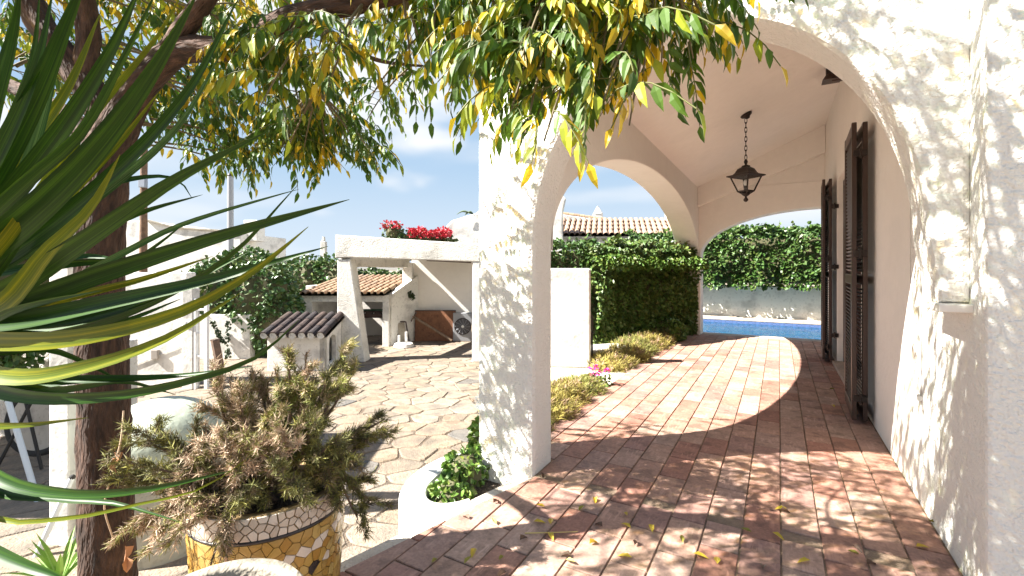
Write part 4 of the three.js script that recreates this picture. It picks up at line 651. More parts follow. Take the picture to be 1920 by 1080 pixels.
// ---------------------------------------------------------------- pots
{
  const z = 1.75, p = yardThing('mosaic_pot', 'large yellow mosaic pot with white mosaic rim holding the dry shrub', 'pot', 508, z), top = 0.99, ax = p.position.clone();
  const R = (h) => 0.19 + 0.078 * Math.pow(h / top, 0.8);            // outer radius at height h
  const grout = mat(C(0.34, 0.23, 0.1), { bumpMap: fineBump, bumpScale: 0.003 });
  part('body', new THREE.LatheGeometry([[0.001, 0.3], [R(0.3) - 0.012, 0.3], ...Array.from({ length: 12 }, (_, i) => { const h = 0.3 + (top - 0.3) * (i + 1) / 12; return [R(h) - 0.004, h]; }), [R(top) - 0.035, top], [R(top) - 0.045, top - 0.06], [0.001, top - 0.06]].map((q) => new THREE.Vector2(...q)), 64), grout, p);
  part('plinth', rb(0.46, 0.3, 0.46, 0, 0.15, 0, 0.015), M.concrete, p);
  part('soil', new THREE.CylinderGeometry(R(top) - 0.046, R(top) - 0.046, 0.03, 32).translate(0, top - 0.045, 0), M.soil, p);
  const glaze = (c) => mat(c, { roughness: 0.35, bumpMap: fineBump, bumpScale: 0.0015 });
  const yel = [[0.4, 0.24, 0.055], [0.43, 0.28, 0.07], [0.36, 0.2, 0.04], [0.44, 0.31, 0.1], [0.38, 0.24, 0.065]].map((c) => glaze(C(...c))), wht = [[0.56, 0.49, 0.4], [0.62, 0.56, 0.48], [0.5, 0.43, 0.35]].map((c) => glaze(C(...c))), blk = glaze(C(0.03, 0.025, 0.025));
  const r = rng(44), lip = 0.075, seedsA = [], seedsB = [], RR = 0.262, a0 = -1.45, a1 = 1.9;  // angle 0 faces the camera's axis, spread over the visible side
  const fill = (list, h0, h1, d, n) => { for (let t = 0; t < 20000 && list.length < n; t++) { const q = [(a0 + r() * (a1 - a0)) * RR, h0 + r() * (h1 - h0)]; if (list.every((s) => Math.hypot(s[0] - q[0], s[1] - q[1]) > d * (0.8 + 0.5 * r()))) list.push(q); } };
  fill(seedsA, top - lip + 0.004, top - 0.004, 0.023, 100); fill(seedsB, 0.66, top - lip - 0.018, 0.022, 198);
  const shard = (cell, h0, h1, m, k) => {
    let q = clip(clip(cell, 0, -1, -h0), 0, 1, h1); if (q.length < 3) return; q = ccw(q); let cx = 0, cyy = 0; q.forEach((s) => { cx += s[0] / q.length; cyy += s[1] / q.length; });
    const wrap = (x, h, o) => { const a = x / RR, rr = R(h) + o; return V(Math.sin(a) * rr, h, Math.cos(a) * rr); }, pos = [], uv = [], tilt = (hash(k, 2, 5) - 0.5) * 0.002;
    const tri = (...l) => l.forEach(([v, s]) => { pos.push(v.x, v.y, v.z); uv.push(s[0], s[1]); });
    for (let i = 0; i < q.length; i++) { const a = q[i], b = q[(i + 1) % q.length]; tri([wrap(cx, cyy, 0.0035), [cx, cyy]], [wrap(a[0], a[1], 0.003 + tilt), a], [wrap(b[0], b[1], 0.003 - tilt), b]); tri([wrap(a[0], a[1], 0.003 + tilt), a], [wrap(a[0], a[1], -0.006), a], [wrap(b[0], b[1], 0.003 - tilt), b]); tri([wrap(b[0], b[1], 0.003 - tilt), b], [wrap(a[0], a[1], -0.006), a], [wrap(b[0], b[1], -0.006), b]); }
    const g = new THREE.BufferGeometry(); g.setAttribute('position', new THREE.Float32BufferAttribute(pos, 3)); g.setAttribute('uv', new THREE.Float32BufferAttribute(uv, 2)); g.computeVertexNormals(); part('shard' + (k ? '_' + String(k).padStart(3, '0') : ''), g, m, p);
  };
  let k = 0; voronoi(seedsA, 0.06, 0.004).forEach((c, i) => { if (c) shard(c, top - lip, top - 0.001, wht[Math.floor(hash(i, 1, 9) * 3)], k++); });
  voronoi(seedsB, 0.075, 0.0024).forEach((c, i) => { const s = seedsB[i]; const w = s[0] > 0.05 && Math.abs(s[1] - (0.78 + 0.2 * s[0])) < 0.012; if (c) shard(c, 0.6, top - lip - 0.014, hash(i, 4, 9) < 0.035 ? blk : w || hash(i, 6, 9) < 0.03 ? wht[1] : yel[Math.floor(hash(i, 5, 9) * 5)], k++); });
  part('black_band', new THREE.TorusGeometry(R(top - lip - 0.007) - 0.001, 0.0065, 6, 64).rotateX(Math.PI / 2).translate(0, top - lip - 0.007, 0), blk, p);
}
{
  const z = 1.13, p = yardThing('concrete_pot', 'round concrete pot rim at the bottom edge below the mosaic pot', 'pot', 400, z), h = 0.965;
  part('body', boxUV(new THREE.LatheGeometry([[0.001, 0], [0.14, 0], [0.15, 0.3], [0.185, 0.8], [0.19, h - 0.06]].map((q) => new THREE.Vector2(...q)), 48)), M.concrete, p);
  part('rim', boxUV(new THREE.LatheGeometry([[0.17, h - 0.07], [0.2, h - 0.07], [0.212, h - 0.05], [0.212, h - 0.015], [0.2, h], [0.175, h], [0.165, h - 0.012], [0.165, h - 0.07]].map((q) => new THREE.Vector2(...q)), 64)), M.concrete, p);
  part('soil', new THREE.CylinderGeometry(0.166, 0.166, 0.02, 32).translate(0, h - 0.06, 0), M.soil, p);
}

// ---------------------------------------------------------------- dry shrub in the mosaic pot
{
  const z = 1.75, s = yardThing('dry_shrub', 'sprawling half dry heather like shrub in the mosaic pot', 'shrub', 508, z), L = s.L, r = rng(71), base = V(0, 0.95, 0);
  const barkM = mat(C(0.13, 0.085, 0.06)), paths = [];
  const ends = [[540, 660, 1.72, 1], [515, 690, 1.8, 1], [560, 700, 1.85, 1], [650, 655, 1.9, 2], [640, 700, 1.86, 2], [668, 690, 1.95, 2], [722, 785, 1.85, 3], [690, 830, 1.8, 3], [470, 700, 1.85, 0], [430, 715, 1.8, 0], [405, 730, 1.7, 0], [450, 760, 1.6, 0], [500, 770, 1.55, 1], [380, 800, 1.7, 0], [330, 830, 1.65, 3], [275, 830, 1.6, 3], [300, 880, 1.5, 3], [262, 900, 1.62, 3], [330, 940, 1.45, 0], [300, 1000, 1.5, 0], [270, 1040, 1.5, 0], [350, 985, 1.42, 0], [590, 790, 1.6, 1], [620, 830, 1.55, 3], [560, 830, 1.5, 0], [640, 870, 1.6, 3], [690, 935, 1.7, 3], [670, 970, 1.68, 3], [640, 960, 1.62, 3], [600, 760, 1.9, 2], [480, 840, 1.48, 0], [430, 870, 1.45, 0], [545, 900, 1.45, 3], [395, 1060, 1.4, 0], [440, 930, 1.44, 3], [610, 720, 1.75, 1], [575, 660, 1.9, 0], [500, 730, 1.9, 0], [355, 870, 1.8, 0], [310, 960, 1.7, 0], [285, 985, 1.62, 0]];
  ends.forEach(([px, py, zz, kind], i) => {
    const e = L(px, py, zz), m = base.clone().lerp(e, 0.5); m.y = Math.max(m.y, base.y + 0.05 + (e.y < base.y ? 0.16 : 0.02)); m.x += (r() - 0.5) * 0.08; m.z += (r() - 0.5) * 0.1; const b0 = base.clone().add(V((r() - 0.5) * 0.16, 0, (r() - 0.5) * 0.16));
    const c = new THREE.CatmullRomCurve3([b0, m, e], false, 'centripetal'); paths.push([c, kind]); part('stem', limb([b0, m, e], [0.011, 0.007, 0.003], 5, 14, 0.2, i), barkM, s);
    for (let q = 0; q < 5; q++) { const t = 0.35 + 0.6 * r(), a = c.getPointAt(t), d = c.getTangentAt(t).add(V((r() - 0.5) * 1.5, (r() - 0.4) * 1.2, (r() - 0.5) * 1.5)).normalize(), l = (0.07 + 0.1 * r()) * (kind === 1 || kind === 2 ? 0.6 : 1); const e2 = a.clone().addScaledVector(d, l); paths.push([new THREE.CatmullRomCurve3([a, a.clone().lerp(e2, 0.5).add(V(0, 0.01, 0)), e2]), kind]); }
  });
  const col = { 0: [[0.42, 0.29, 0.19], [0.5, 0.38, 0.26], [0.19, 0.18, 0.04]], 1: [[0.24, 0.22, 0.04], [0.42, 0.32, 0.18], [0.15, 0.17, 0.03]], 2: [[0.42, 0.38, 0.14], [0.48, 0.4, 0.26], [0.28, 0.29, 0.07]], 3: [[0.15, 0.15, 0.04], [0.21, 0.2, 0.04], [0.13, 0.1, 0.05]] };
  scatter('needles', s, 11000, sprig, thin(C(1, 1, 1), { roughness: 0.8, transmission: 0.15 }), (q) => { const [c, k] = paths[Math.floor(q() * paths.length)], t = 0.12 + 0.88 * q(), p = c.getPointAt(t), d = c.getTangentAt(t), cc = col[k][Math.floor(q() * 2.999)], v = 0.65 + 0.7 * q(); return { p: p.add(V((q() - 0.5) * 0.016, (q() - 0.5) * 0.016, (q() - 0.5) * 0.016)), dir: d.add(V((q() - 0.5) * 1.3, (q() - 0.5) * 1.3, (q() - 0.5) * 1.3)), size: 0.021 + 0.016 * q(), color: [cc[0] * v, cc[1] * v, cc[2] * v] }; }, 72);
}
{ // spiky young plant low on the left
  const y = yardThing('spiky_seedling', 'small bright green spiky rosette at the foot of the tree', 'plant', 112, 2.0), r = rng(9), m = thin(C(0.2, 0.34, 0.05));
  y.position.y = YARD; const b = y.L(112, 1095, 2.0); part('stem', limb([V(0, 0, 0), V(0, b.y * 0.6, 0), V(b.x, b.y, b.z)], [0.04, 0.035, 0.03], 8, 10, 0.2, 5), mat(C(0.12, 0.09, 0.06)), y);
  for (let i = 0; i < 17; i++) { const a = r() * 6.28, e = 0.25 + 0.75 * r(), Lf = 0.16 + 0.1 * r(), g = leafGeo(Lf, 0.026, 0.3, 0.15); g.rotateZ(1.57 - e); g.rotateY(a); const o = part('leaf', g, m, y); o.position.copy(b); }
}

// ---------------------------------------------------------------- spiky leaves close to the camera
const leafStripe = (a, b, seed) => tex(256, (u, v) => { const s = fbm(u, v, 40, 3, 3, seed), q = fbm(u, v, 6, 4, 4, seed + 5), k = sstep(0.3, 0.75, 0.5 * s + 0.5 * q); return [a[0] + (b[0] - a[0]) * k, a[1] + (b[1] - a[1]) * k, a[2] + (b[2] - a[2]) * k]; }, 1, true);
{
  const y = yardThing('yucca', 'large yucca with long pointed leaves filling the left foreground', 'yucca', -270, 0.95), L = y.L, crown = L(-270, 600, 0.95);
  part('trunk', limb([V(0, 0, 0), V(0.03, crown.y * 0.5, 0.02), crown.clone()], [0.09, 0.075, 0.06], 14, 30, 0.15, 6), mat(C(0.16, 0.12, 0.08), { bumpMap: stuccoBump, bumpScale: 0.02 }), y);
  const lm = [thin(C(1, 1, 1), { map: leafStripe([0.08, 0.19, 0.04], [0.22, 0.35, 0.05], 401), roughness: 0.42, transmission: 0.12, specularIntensity: 0.35 }), thin(C(1, 1, 1), { map: leafStripe([0.28, 0.34, 0.03], [0.52, 0.51, 0.05], 411), roughness: 0.45, transmission: 0.2, specularIntensity: 0.35 }), thin(C(1, 1, 1), { map: leafStripe([0.12, 0.24, 0.12], [0.32, 0.44, 0.24], 421), roughness: 0.45, transmission: 0.15, specularIntensity: 0.35 })];  // second set is yellower: sunlight through the blades put into the colour
  function blade3(pts, wpx, m, roll) {
    const P = pts.map(([a, b, zz]) => L(a, b, zz)), c = new THREE.CatmullRomCurve3(P, false, 'centripetal'), n = 26, pos = [], uv = [], idx = [], eye = L(960, 500, 0), W = 0.68 * wpx * pts[1][2] / F;
    for (let i = 0; i <= n; i++) {
      const t = i / n, p = c.getPointAt(t), tg = c.getTangentAt(t), vw = eye.clone().sub(p).normalize(), side = tg.clone().cross(vw).normalize(); side.applyAxisAngle(tg, roll * (0.6 + 0.6 * t)); const nn = side.clone().cross(tg).normalize();
      const w = W * 0.5 * Math.min(1, 0.5 + 1.6 * t) * Math.pow(1 - Math.pow(t, 2.4), 0.9) + 0.0004;
      for (let j = -2; j <= 2; j++) { const q = p.clone().addScaledVector(side, w * j / 2).addScaledVector(nn, w * 0.34 * (Math.abs(j) / 2 - 0.5)); pos.push(q.x, q.y, q.z); uv.push((j + 2) / 4 * 0.9 + roll, t); }
      if (i < n) for (let j = 0; j < 4; j++) { const A = i * 5 + j, B = A + 5; idx.push(A, B, A + 1, B, B + 1, A + 1); }
    }
    const g = new THREE.BufferGeometry(); g.setAttribute('position', new THREE.Float32BufferAttribute(pos, 3)); g.setAttribute('uv', new THREE.Float32BufferAttribute(uv, 2)); g.setIndex(idx); g.computeVertexNormals(); return g;
  }
  const K = [-255, 600, 0.95];
  const leaves = [
    [[K, [-60, 390, .85], [60, 190, .78], [125, 40, .75], [170, -70, .72]], 84, 0, .3], [[K, [-40, 430, .88], [110, 250, .8], [205, 100, .75], [270, -40, .7]], 62, 0, -.2], [[K, [-60, 330, .9], [-10, 180, .86], [22, 70, .85], [40, -40, .8]], 62, 0, .2],
    [[K, [-30, 470, .8], [150, 310, .72], [275, 150, .68], [372, -15, .64]], 92, 0, .25], [[K, [-20, 500, .92], [190, 345, .86], [350, 175, .8], [448, -5, .76]], 46, 0, -.35], [[K, [0, 500, .98], [180, 370, .95], [330, 240, .92], [420, 90, .9]], 34, 2, .5],
    [[K, [-20, 560, .74], [150, 455, .66], [330, 335, .62], [502, 246, .6]], 74, 0, .3], [[K, [0, 575, .7], [90, 470, .66], [170, 390, .64], [225, 290, .62]], 74, 1, -.2],
    [[K, [0, 575, .85], [200, 510, .78], [420, 440, .74], [655, 374, .7]], 62, 0, .25], [[K, [0, 590, .9], [200, 490, .95], [330, 425, .98], [505, 370, 1.0], [560, 355, 1.0]], 26, 2, .4],
    [[K, [0, 605, .8], [200, 567, .73], [410, 520, .7], [615, 462, .68]], 58, 0, -.3], [[K, [0, 640, .88], [230, 590, .8], [430, 480, .76], [555, 350, .74]], 30, 0, .4],
    [[K, [0, 640, .74], [190, 625, .68], [360, 575, .66], [480, 505, .66], [578, 425, .66]], 62, 1, .2], [[K, [-10, 620, .84], [190, 590, .8], [350, 530, .78], [470, 470, .77]], 44, 0, -.4],
    [[K, [0, 705, .72], [150, 690, .66], [310, 635, .64], [450, 550, .64]], 60, 1, -.15], [[K, [0, 735, .74], [180, 745, .7], [350, 715, .68], [480, 670, .68], [560, 600, .68]], 44, 0, .3],
    [[K, [-20, 720, .85], [150, 712, .8], [320, 706, .78], [470, 688, .78]], 36, 0, -.5], [[K, [-40, 790, .78], [40, 797, .75], [110, 790, .74], [165, 783, .74]], 34, 1, .3],
    [[K, [-30, 880, .72], [120, 925, .66], [270, 918, .64], [435, 882, .63]], 46, 0, .3], [[K, [-40, 905, .76], [110, 935, .71], [220, 945, .69], [335, 978, .68]], 36, 0, -.3], [[K, [-30, 960, .7], [120, 972, .66], [260, 945, .64], [380, 915, .63], [462, 862, .63]], 17, 1, .2],
    [[K, [-60, 1000, .62], [20, 1050, .58], [90, 1075, .56], [190, 1120, .55]], 84, 0, .25], [[K, [-40, 560, 1.0], [100, 500, 1.05], [230, 488, 1.1], [330, 478, 1.1]], 30, 0, .2], [[K, [-40, 520, 1.02], [60, 500, 1.05], [160, 480, 1.1], [250, 495, 1.1]], 28, 2, -.2],
    [[K, [-40, 450, .98], [40, 330, .95], [85, 200, .92], [118, 55, .9]], 40, 2, .3], [[K, [-30, 600, .95], [80, 560, .96], [200, 520, .97], [300, 455, .98], [352, 413, 1]], 26, 0, .2], [[K, [-40, 480, .95], [80, 420, .95], [190, 350, .95], [330, 335, .95], [360, 372, .95]], 30, 0, -.3],
    [[K, [-50, 540, .9], [40, 430, .88], [130, 300, .86], [170, 190, .85]], 50, 0, .5], [[K, [-30, 660, .9], [90, 655, .92], [160, 680, .94], [235, 720, .95]], 30, 0, .3], [[K, [-50, 360, .8], [10, 260, .78], [70, 120, .76], [100, -20, .75]], 56, 0, -.4],
    [[K, [-40, 420, .72], [60, 330, .68], [150, 250, .66], [240, 90, .64], [300, -30, .62]], 50, 0, .45], [[K, [-60, 620, .7], [30, 580, .66], [110, 560, .65], [190, 545, .64]], 40, 0, .1],
    [[K, [-40, 520, 1.05], [90, 400, 1.05], [220, 270, 1.05], [300, 170, 1.05]], 34, 1, .3], [[K, [-40, 460, 1.1], [40, 300, 1.1], [130, 160, 1.1], [190, 20, 1.1]], 40, 1, -.3], [[K, [-40, 560, 1.1], [120, 470, 1.1], [260, 400, 1.12], [380, 365, 1.15]], 30, 0, .3], [[K, [-40, 610, 1.05], [120, 560, 1.05], [260, 525, 1.05], [400, 480, 1.05]], 28, 1, .2],
    [[K, [-40, 650, 1.0], [100, 640, 1.0], [240, 600, 1.0], [340, 560, 1.0]], 30, 0, -.3], [[K, [-40, 690, .95], [100, 730, .95], [230, 715, .95], [330, 740, .95]], 30, 0, .4], [[K, [-50, 400, .95], [10, 250, .95], [60, 110, .95], [75, -20, .95]], 34, 0, .5], [[K, [-40, 500, .8], [60, 380, .76], [170, 220, .74], [300, 60, .72], [345, -20, .7]], 40, 1, .5]];
  leaves.forEach(([p, w, m, roll], i) => part('leaf' + (i ? '_' + String(i).padStart(3, '0') : ''), blade3(p, w, 0, roll), lm[m], y));
}
console.log('stage yucca');

// ---------------------------------------------------------------- the tree over the terrace
{
  const tree = yardThing('shade_tree', 'leaning tree with pinnate green and yellow leaves arching over the terrace', 'tree', 200, 1.75), L = tree.L, r = rng(501);
  const bark = mat(C(0.15, 0.088, 0.064), { map: tex(512, (u, v) => { const a = fbm(u, v, 30, 8, 4, 81), b = fbm(u, v, 6, 6, 4, 83), k = 0.55 + 0.6 * (a - 0.4) + 0.25 * (b - 0.5); return [k, k * 0.95, k * 0.9]; }, 0.45, true), bumpMap: tex(512, (u, v) => fbm(u, v, 34, 9, 4, 81), 0.45), bumpScale: 0.018, roughness: 0.95 });
  const trunkPts = [V(0.02, 0, 0), L(200, 1000, 1.75), L(194, 700, 1.75), L(190, 450, 1.76), L(212, 270, 1.78), L(235, 205, 1.8)];
  part('trunk', limb(trunkPts, [0.105, 0.088, 0.08, 0.078, 0.072, 0.065], 22, 60, 0.1, 5), bark, tree);
  const B = [ // limbs: points then radii
    [[[232, 215, 1.8], [270, 150, 1.78], [335, 95, 1.75], [430, 92, 1.7], [560, 30, 1.6], [720, -8, 1.5], [900, -70, 1.4], [1130, -110, 1.25], [1330, -90, 1.2]], [0.06, 0.05, 0.042, 0.036, 0.028, 0.02, 0.012]],
    [[[215, 250, 1.8], [180, 190, 1.8], [140, 130, 1.8], [80, 50, 1.8], [20, -60, 1.8], [-200, -260, 1.8]], [0.06, 0.052, 0.046, 0.04, 0.032, 0.02]],
    [[[160, 150, 1.8], [165, 60, 1.8], [150, -40, 1.75], [120, -260, 1.6], [60, -560, 1.35]], [0.042, 0.038, 0.034, 0.026, 0.015]],
    [[[200, 280, 1.8], [120, 215, 1.95], [40, 170, 2.1], [-120, 110, 2.3]], [0.045, 0.036, 0.028, 0.016]],
    [[[440, 92, 1.7], [505, 110, 1.75], [560, 145, 1.85], [600, 175, 2.0]], [0.022, 0.017, 0.011, 0.006]],
    [[[300, 120, 1.77], [420, -60, 1.6], [520, -330, 1.3], [640, -700, 1.05]], [0.04, 0.032, 0.022, 0.012]],
    [[[560, 30, 1.6], [700, 110, 1.9], [800, 125, 2.1]], [0.014, 0.009, 0.005]]];
  const curves = B.map(([p, rad], i) => { const P = p.map((q) => L(...q)); part('limb', limb(P, rad, 12, 44, 0.12, 20 + i), bark, tree); return new THREE.CatmullRomCurve3(P, false, 'centripetal'); });
  // one pinnate leaf: a drooping stalk with paired leaflets; colours by leaflet
  const green = [0.075, 0.15, 0.013], lime = [0.28, 0.33, 0.018], gold = [0.62, 0.44, 0.02];
  function pinnate(seed, len, pairs, mix) {
    const l = [], colr = [], q = rng(seed), pt = (t) => V(len * (t - 0.25 * t * t), -0.55 * len * t * t, 0.02 * len * Math.sin(t * 5 + seed)), add = (g, c) => { l.push(g); const n = g.attributes.position.count; for (let i = 0; i < n; i++) colr.push(...c); };
    const cc = () => { const h = q(), k = 0.7 + 0.6 * q(), c = h < mix[0] ? green : h < mix[0] + mix[1] ? lime : gold; return c.map((x) => x * k); };
    for (let i = 0; i < 5; i++) { const g = fix(bar(pt(i / 5), pt((i + 1) / 5), 0.0016, 0.0014, 4)); g.deleteAttribute('uv'); add(g, [0.16, 0.17, 0.04]); }
    for (let i = 0; i <= pairs; i++) for (const s of i === pairs ? [0] : [-1, 1]) {
      const t = i === pairs ? 1 : 0.3 + 0.66 * i / pairs, LL = (0.046 + 0.016 * q()) * (1 - 0.25 * Math.abs(t - 0.6)), g = leafGeo(LL, LL * 0.36, 0.16, 0.22 + 0.15 * q()); g.deleteAttribute('uv');
      g.rotateX((q() - 0.5) * 0.9); g.rotateZ(-0.55 - 0.75 * t + (q() - 0.5) * 0.5); g.rotateY(-s * (1.0 + 0.3 * q()) + (q() - 0.5) * 0.25); const p = pt(t); add(g.translate(p.x, p.y, p.z), cc());
    }
    const g = mergeGeometries(l); g.setAttribute('color', new THREE.Float32BufferAttribute(colr, 3)); return g;
  }
  const mixes = [[0.9, 0.1], [0.75, 0.2], [0.85, 0.12], [0.2, 0.5], [0.04, 0.3], [0.6, 0.3]], G = []; for (let i = 0; i < 12; i++) G.push(pinnate(600 + i, 0.2 + 0.07 * hash(i, 1, 2), 4 + i % 3, mixes[i % 6]));
  const lm = new THREE.MeshPhysicalMaterial({ color: C(1, 1, 1), vertexColors: true, roughness: 0.5, transmission: 0.45, thickness: 0, specularIntensity: 0.5, side: THREE.DoubleSide });
  const placed = [], twigs = [];
  function spray(a, e, n, near, yellow) {                                // a twig from a to e carrying n leaves
    const m = a.clone().lerp(e, 0.55); m.y += 0.12 * a.distanceTo(e); const c = new THREE.QuadraticBezierCurve3(a, m, e); twigs.push(limb([a, c.getPoint(0.35), c.getPoint(0.7), e], [0.006, 0.0045, 0.0035, 0.002], 5, 10));
    for (let i = 0; i < n; i++) {
      const t = 0.3 + 0.7 * (i + r() * 0.7) / n, p = c.getPoint(Math.min(1, t)), tg = c.getTangent(Math.min(1, t)), az = Math.atan2(-tg.z, tg.x) + (i % 2 ? 1 : -1) * (0.5 + 0.9 * r());
      const v = r() < yellow ? (r() < 0.5 ? 3 : 4) + 6 * Math.floor(r() * 2) : [0, 1, 2, 5][Math.floor(r() * 4)] + 6 * Math.floor(r() * 2);
      placed.push({ p, az, tip: (r() - 0.45) * 0.7, roll: (r() - 0.5) * 0.8, s: 0.8 + 0.4 * r(), v, near });
    }
  }
  const nearest = (p) => { let best = null, bd = 1e9; for (const c of curves) for (let t = 0.15; t <= 1; t += 0.05) { const q = c.getPoint(t), d = q.distanceTo(p) + (q.y < p.y ? 0.15 : 0); if (d < bd) { bd = d; best = q; } } return best; };
  const region = (x0, x1, y0, y1, z0, z1, n, k, near, yellow, ok) => { for (let i = 0; i < n; i++) { let x, yy, t = 0; do { x = x0 + r() * (x1 - x0); yy = y0 + r() * (y1 - y0); } while (ok && !ok(x, yy) && t++ < 60); const e = L(x, yy, z0 + r() * (z1 - z0)), a = nearest(e); const st = a.distanceTo(e) > 0.55 ? a.clone().lerp(e, 1 - 0.5 / a.distanceTo(e)) : a; spray(st, e, k, near, yellow); } };
  region(880, 1180, -60, 150, 1.0, 1.5, 18, 5, 2, 0.45); region(1000, 1300, -60, 90, 1.0, 1.5, 12, 5, 2, 0.4);
  region(960, 1230, 100, 205, 1.0, 1.35, 12, 4, 3, 0.45, (x, y) => y < 235 - (x - 960) * 0.25);
  for (const [x, y, z] of [[1360, 30, 1.35], [1385, -20, 1.4], [1270, 60, 1.25], [1180, 235, 1.1], [1120, 225, 1.0], [1075, 240, 1.1], [1020, 265, 1.0], [985, 250, 1.05], [1010, 215, 1.1], [950, 235, 1.1], [1330, 70, 1.3], [1300, 110, 1.3], [940, 170, 1.2], [860, 150, 1.5], [800, 130, 1.6], [1240, 130, 1.3]]) { const e = L(x, y, z); const a = nearest(e); spray(a.distanceTo(e) > 0.5 ? a.clone().lerp(e, 1 - 0.45 / a.distanceTo(e)) : a, e, 4, 4, 0.3); }
  region(890, 1040, 60, 215, 1.1, 1.5, 9, 4, 3, 0.3); region(740, 900, -40, 120, 1.3, 1.8, 11, 4, 2, 0.3); region(430, 720, 30, 200, 1.25, 1.8, 22, 4, 3, 0.55);
  region(400, 720, 180, 300, 2.0, 2.7, 26, 5, 1, 0.18, (x, y) => y < 330 - Math.abs(x - 560) * 0.25); region(260, 480, 120, 250, 2.2, 2.9, 18, 5, 1, 0.25);
  region(-60, 420, -60, 170, 2.0, 3.0, 34, 5, 1, 0.5); region(380, 740, -60, 110, 1.7, 2.5, 19, 5, 1, 0.6); region(440, 660, 260, 345, 2.3, 2.7, 13, 4, 1, 0.1);
  for (const q of placed) { const wx = q.p; q.seen = q.near; }
  const inView = placed.length;
  let cc0 = null;
  // the rest of the crown, above and to the left of the frame
  const inv = (p) => { tree.updateMatrixWorld(true); return tree.worldToLocal(p); };
  for (let i = 0; i < 34 * 4; i++) { if (i % 4 === 0) cc0 = [-3.5 + r() * 2.8, -1.4 + r() * 2.9, 2.55 + r() * 0.9]; const u = cc0[0] + (r() - 0.5) * 0.5, w = cc0[1] + (r() - 0.5) * 0.5, h = cc0[2] + (r() - 0.5) * 0.2; const e = inv(V(u, h, -w)); const a = nearest(e), d = a.distanceTo(e); spray(d > 0.6 ? a.clone().lerp(e, 1 - 0.55 / d) : a, e, 4, 0, 0.25); }
  for (let i = 0; i < 28 * 4; i++) { if (i % 4 === 0) cc0 = [-2.5 + r() * 2.6, 0.1 + r() * 1.9, 3.1 + r() * 1.1]; const u = cc0[0] + (r() - 0.5) * 0.45, w = cc0[1] + (r() - 0.5) * 0.45, h = cc0[2] + (r() - 0.5) * 0.2; const e = inv(V(u, h, -w)); const a = nearest(e), d = a.distanceTo(e); spray(d > 0.6 ? a.clone().lerp(e, 1 - 0.55 / d) : a, e, 4, 0, 0.25); }
  for (let i = 0; i < 64; i++) { const e = inv(V(-1.35 + r() * 0.95, 2.35 + r() * 1.9, -(0.85 + r() * 0.55))); const a = nearest(e), d = a.distanceTo(e); spray(d > 0.6 ? a.clone().lerp(e, 1 - 0.55 / d) : a, e, 4, 0, 0.25); }
  for (let i = 0; i < 40; i++) { const e = inv(V(-1.1 + r() * 0.75, 2.08 + r() * 0.6, -(1.0 + r() * 0.45))); const a = nearest(e), d = a.distanceTo(e); spray(d > 0.6 ? a.clone().lerp(e, 1 - 0.55 / d) : a, e, 4, 0, 0.3); }
  part('twigs', join(twigs), mat(C(0.14, 0.11, 0.06)), tree).userData.kind = 'stuff';
  const qa = new THREE.Quaternion(), pose = (o) => { qa.setFromEuler(new THREE.Euler(o.roll, o.az, o.tip, 'YZX')); return qa; };
  const order = placed.map((o, i) => ({ o, k: o.near * 10 + (i < inView ? 5 : 0) + r() })).sort((a, b) => b.k - a.k).map((x) => x.o);
  order.slice(0, 299).forEach((o, i) => { const m = part('leaf' + (i ? '_' + String(i).padStart(3, '0') : ''), G[o.v], lm, tree); m.position.copy(o.p); m.quaternion.copy(pose(o)); m.scale.setScalar(o.s); });
  const rest = order.slice(299); for (let v = 0; v < 12; v++) { const l = rest.filter((o) => o.v === v); if (!l.length) continue; const im = new THREE.InstancedMesh(G[v], lm, l.length); im.name = 'crown' + (v ? '_' + String(v).padStart(3, '0') : ''); im.userData.kind = 'stuff'; im.castShadow = im.receiveShadow = true; l.forEach((o, i) => im.setMatrixAt(i, _m.compose(o.p, pose(o), _s.setScalar(o.s)))); tree.add(im); }
  console.log('leaves', placed.length, inView);
}
{ // dead stem and leaves clinging to the trunk
  const d = yardThing('dead_vine', 'thin dead vine with curled brown leaves hanging down the trunk', 'vine', 225, 1.6), L = d.L;
  part('stem', limb([L(232, 770, 1.63), L(226, 830, 1.6), L(205, 905, 1.59), L(196, 950, 1.58), L(212, 1010, 1.6)], [0.003, 0.0035, 0.003, 0.0025], 6, 30), mat(C(0.5, 0.36, 0.24)), d);
  for (const [x, y] of [[217, 858], [214, 848], [234, 1025], [238, 1045]]) { const g = leafGeo(0.05, 0.03, 0.6, 0.5); g.rotateZ(-1.2); const o = part('dry_leaf', g, mat(C(0.4, 0.2, 0.1), { side: THREE.DoubleSide }), d); o.position.copy(L(x, y, 1.59)); o.rotation.y = x; }
}
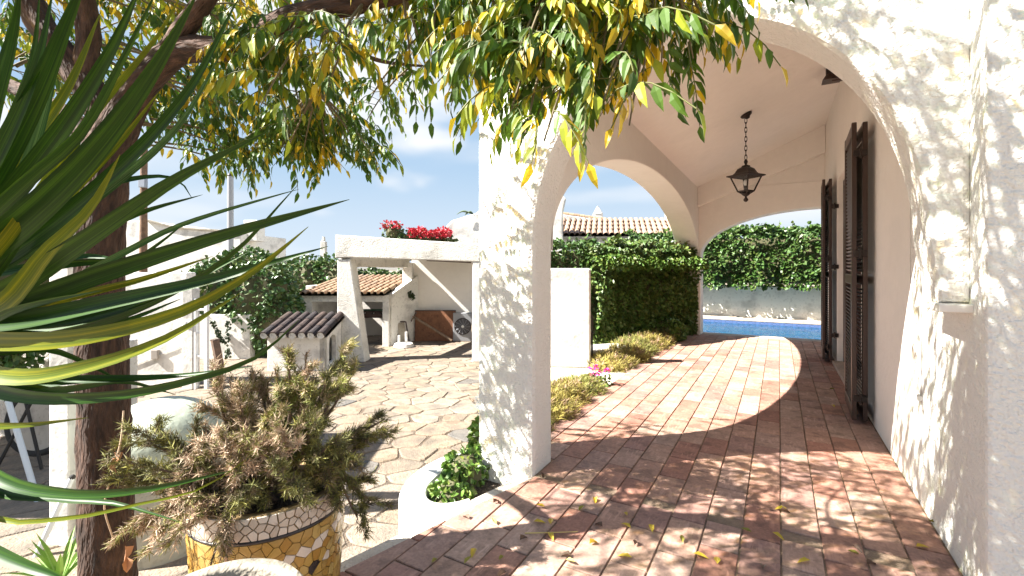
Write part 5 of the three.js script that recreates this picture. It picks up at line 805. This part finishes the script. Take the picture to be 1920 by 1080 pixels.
{ // fallen leaves and twigs on the tiles
  const gl = [leafGeo(0.06, 0.026, 0.3, 0.1), leafGeo(0.05, 0.024, 0.6, 0.25), leafGeo(0.045, 0.02, 0.5, -0.2)], ym = thin(C(0.62, 0.45, 0.03)), ol = thin(C(0.3, 0.28, 0.04)), br = thin(C(0.15, 0.08, 0.045));
  const pts = [[1032, 985], [1105, 1022], [1170, 963], [1183, 992], [1115, 935], [1022, 952], [890, 1030], [950, 1075], [870, 1060], [1185, 1048], [1072, 1045], [1060, 1052], [1300, 1040], [1430, 1070], [1612, 1042], [1717, 1027], [1625, 1060], [1500, 780], [1475, 955], [1462, 958], [1085, 960], [1000, 980], [925, 945], [930, 985], [1220, 985], [1190, 1025], [1410, 1000], [1448, 1000], [1598, 1025], [1740, 978], [1030, 1000], [975, 1015], [1280, 1020], [1520, 1053], [1020, 890], [1555, 730], [1560, 760], [880, 975], [820, 1050], [1345, 1060], [1130, 990], [945, 1045]];
  const nth = ['first', 'second', 'third', 'fourth', 'fifth', 'sixth', 'seventh', 'eighth', 'ninth', 'tenth', 'eleventh', 'twelfth', 'thirteenth', 'fourteenth', 'fifteenth', 'sixteenth', 'seventeenth', 'eighteenth', 'nineteenth', 'twentieth'], kind = (i) => i % 3 === 0 || i < 6 ? 0 : i % 3 === 1 ? 1 : 2, rank = (i) => pts.filter((p, j) => kind(j) === kind(i) && (p[0] < pts[i][0] || (p[0] === pts[i][0] && j < i))).length;
  const L1 = 'yellow leaf fallen on the terracotta tiles', L2 = 'curled brown leaf fallen on the terracotta tiles', L3 = 'olive green leaf fallen on the terracotta tiles';
  pts.forEach(([x, y], i) => { const k = i % 3 === 0 || i < 6 ? 0 : i % 3 === 1 ? 1 : 2, o = solo('fallen_leaf', gl[i % 3], [ym, br, ol][k], `${[L1, L2, L3][k]}, ${nth[rank(i)]} of its colour from the left`, 'leaf', ['fallen yellow leaves', 'fallen brown leaves', 'fallen olive leaves'][k]); o.position.copy(onLevel(x, y, 0.002)); o.position.y = 0.008; o.rotation.set(0, hash(i, 3, 3) * 6.28, 0); });
  const t = solo('fallen_stalk', limb([V(-0.11, 0.004, 0), V(0, 0.007, 0.006), V(0.13, 0.004, 0)], [0.003, 0.0025, 0.0015], 6, 14), mat(C(0.6, 0.47, 0.16)), 'bare yellow leaf stalk lying on the tiles', 'stalk'); t.position.copy(onLevel(1030, 1000, 0.002)); t.rotation.y = YAW + 0.05;
}

renderer.render(scene, camera);
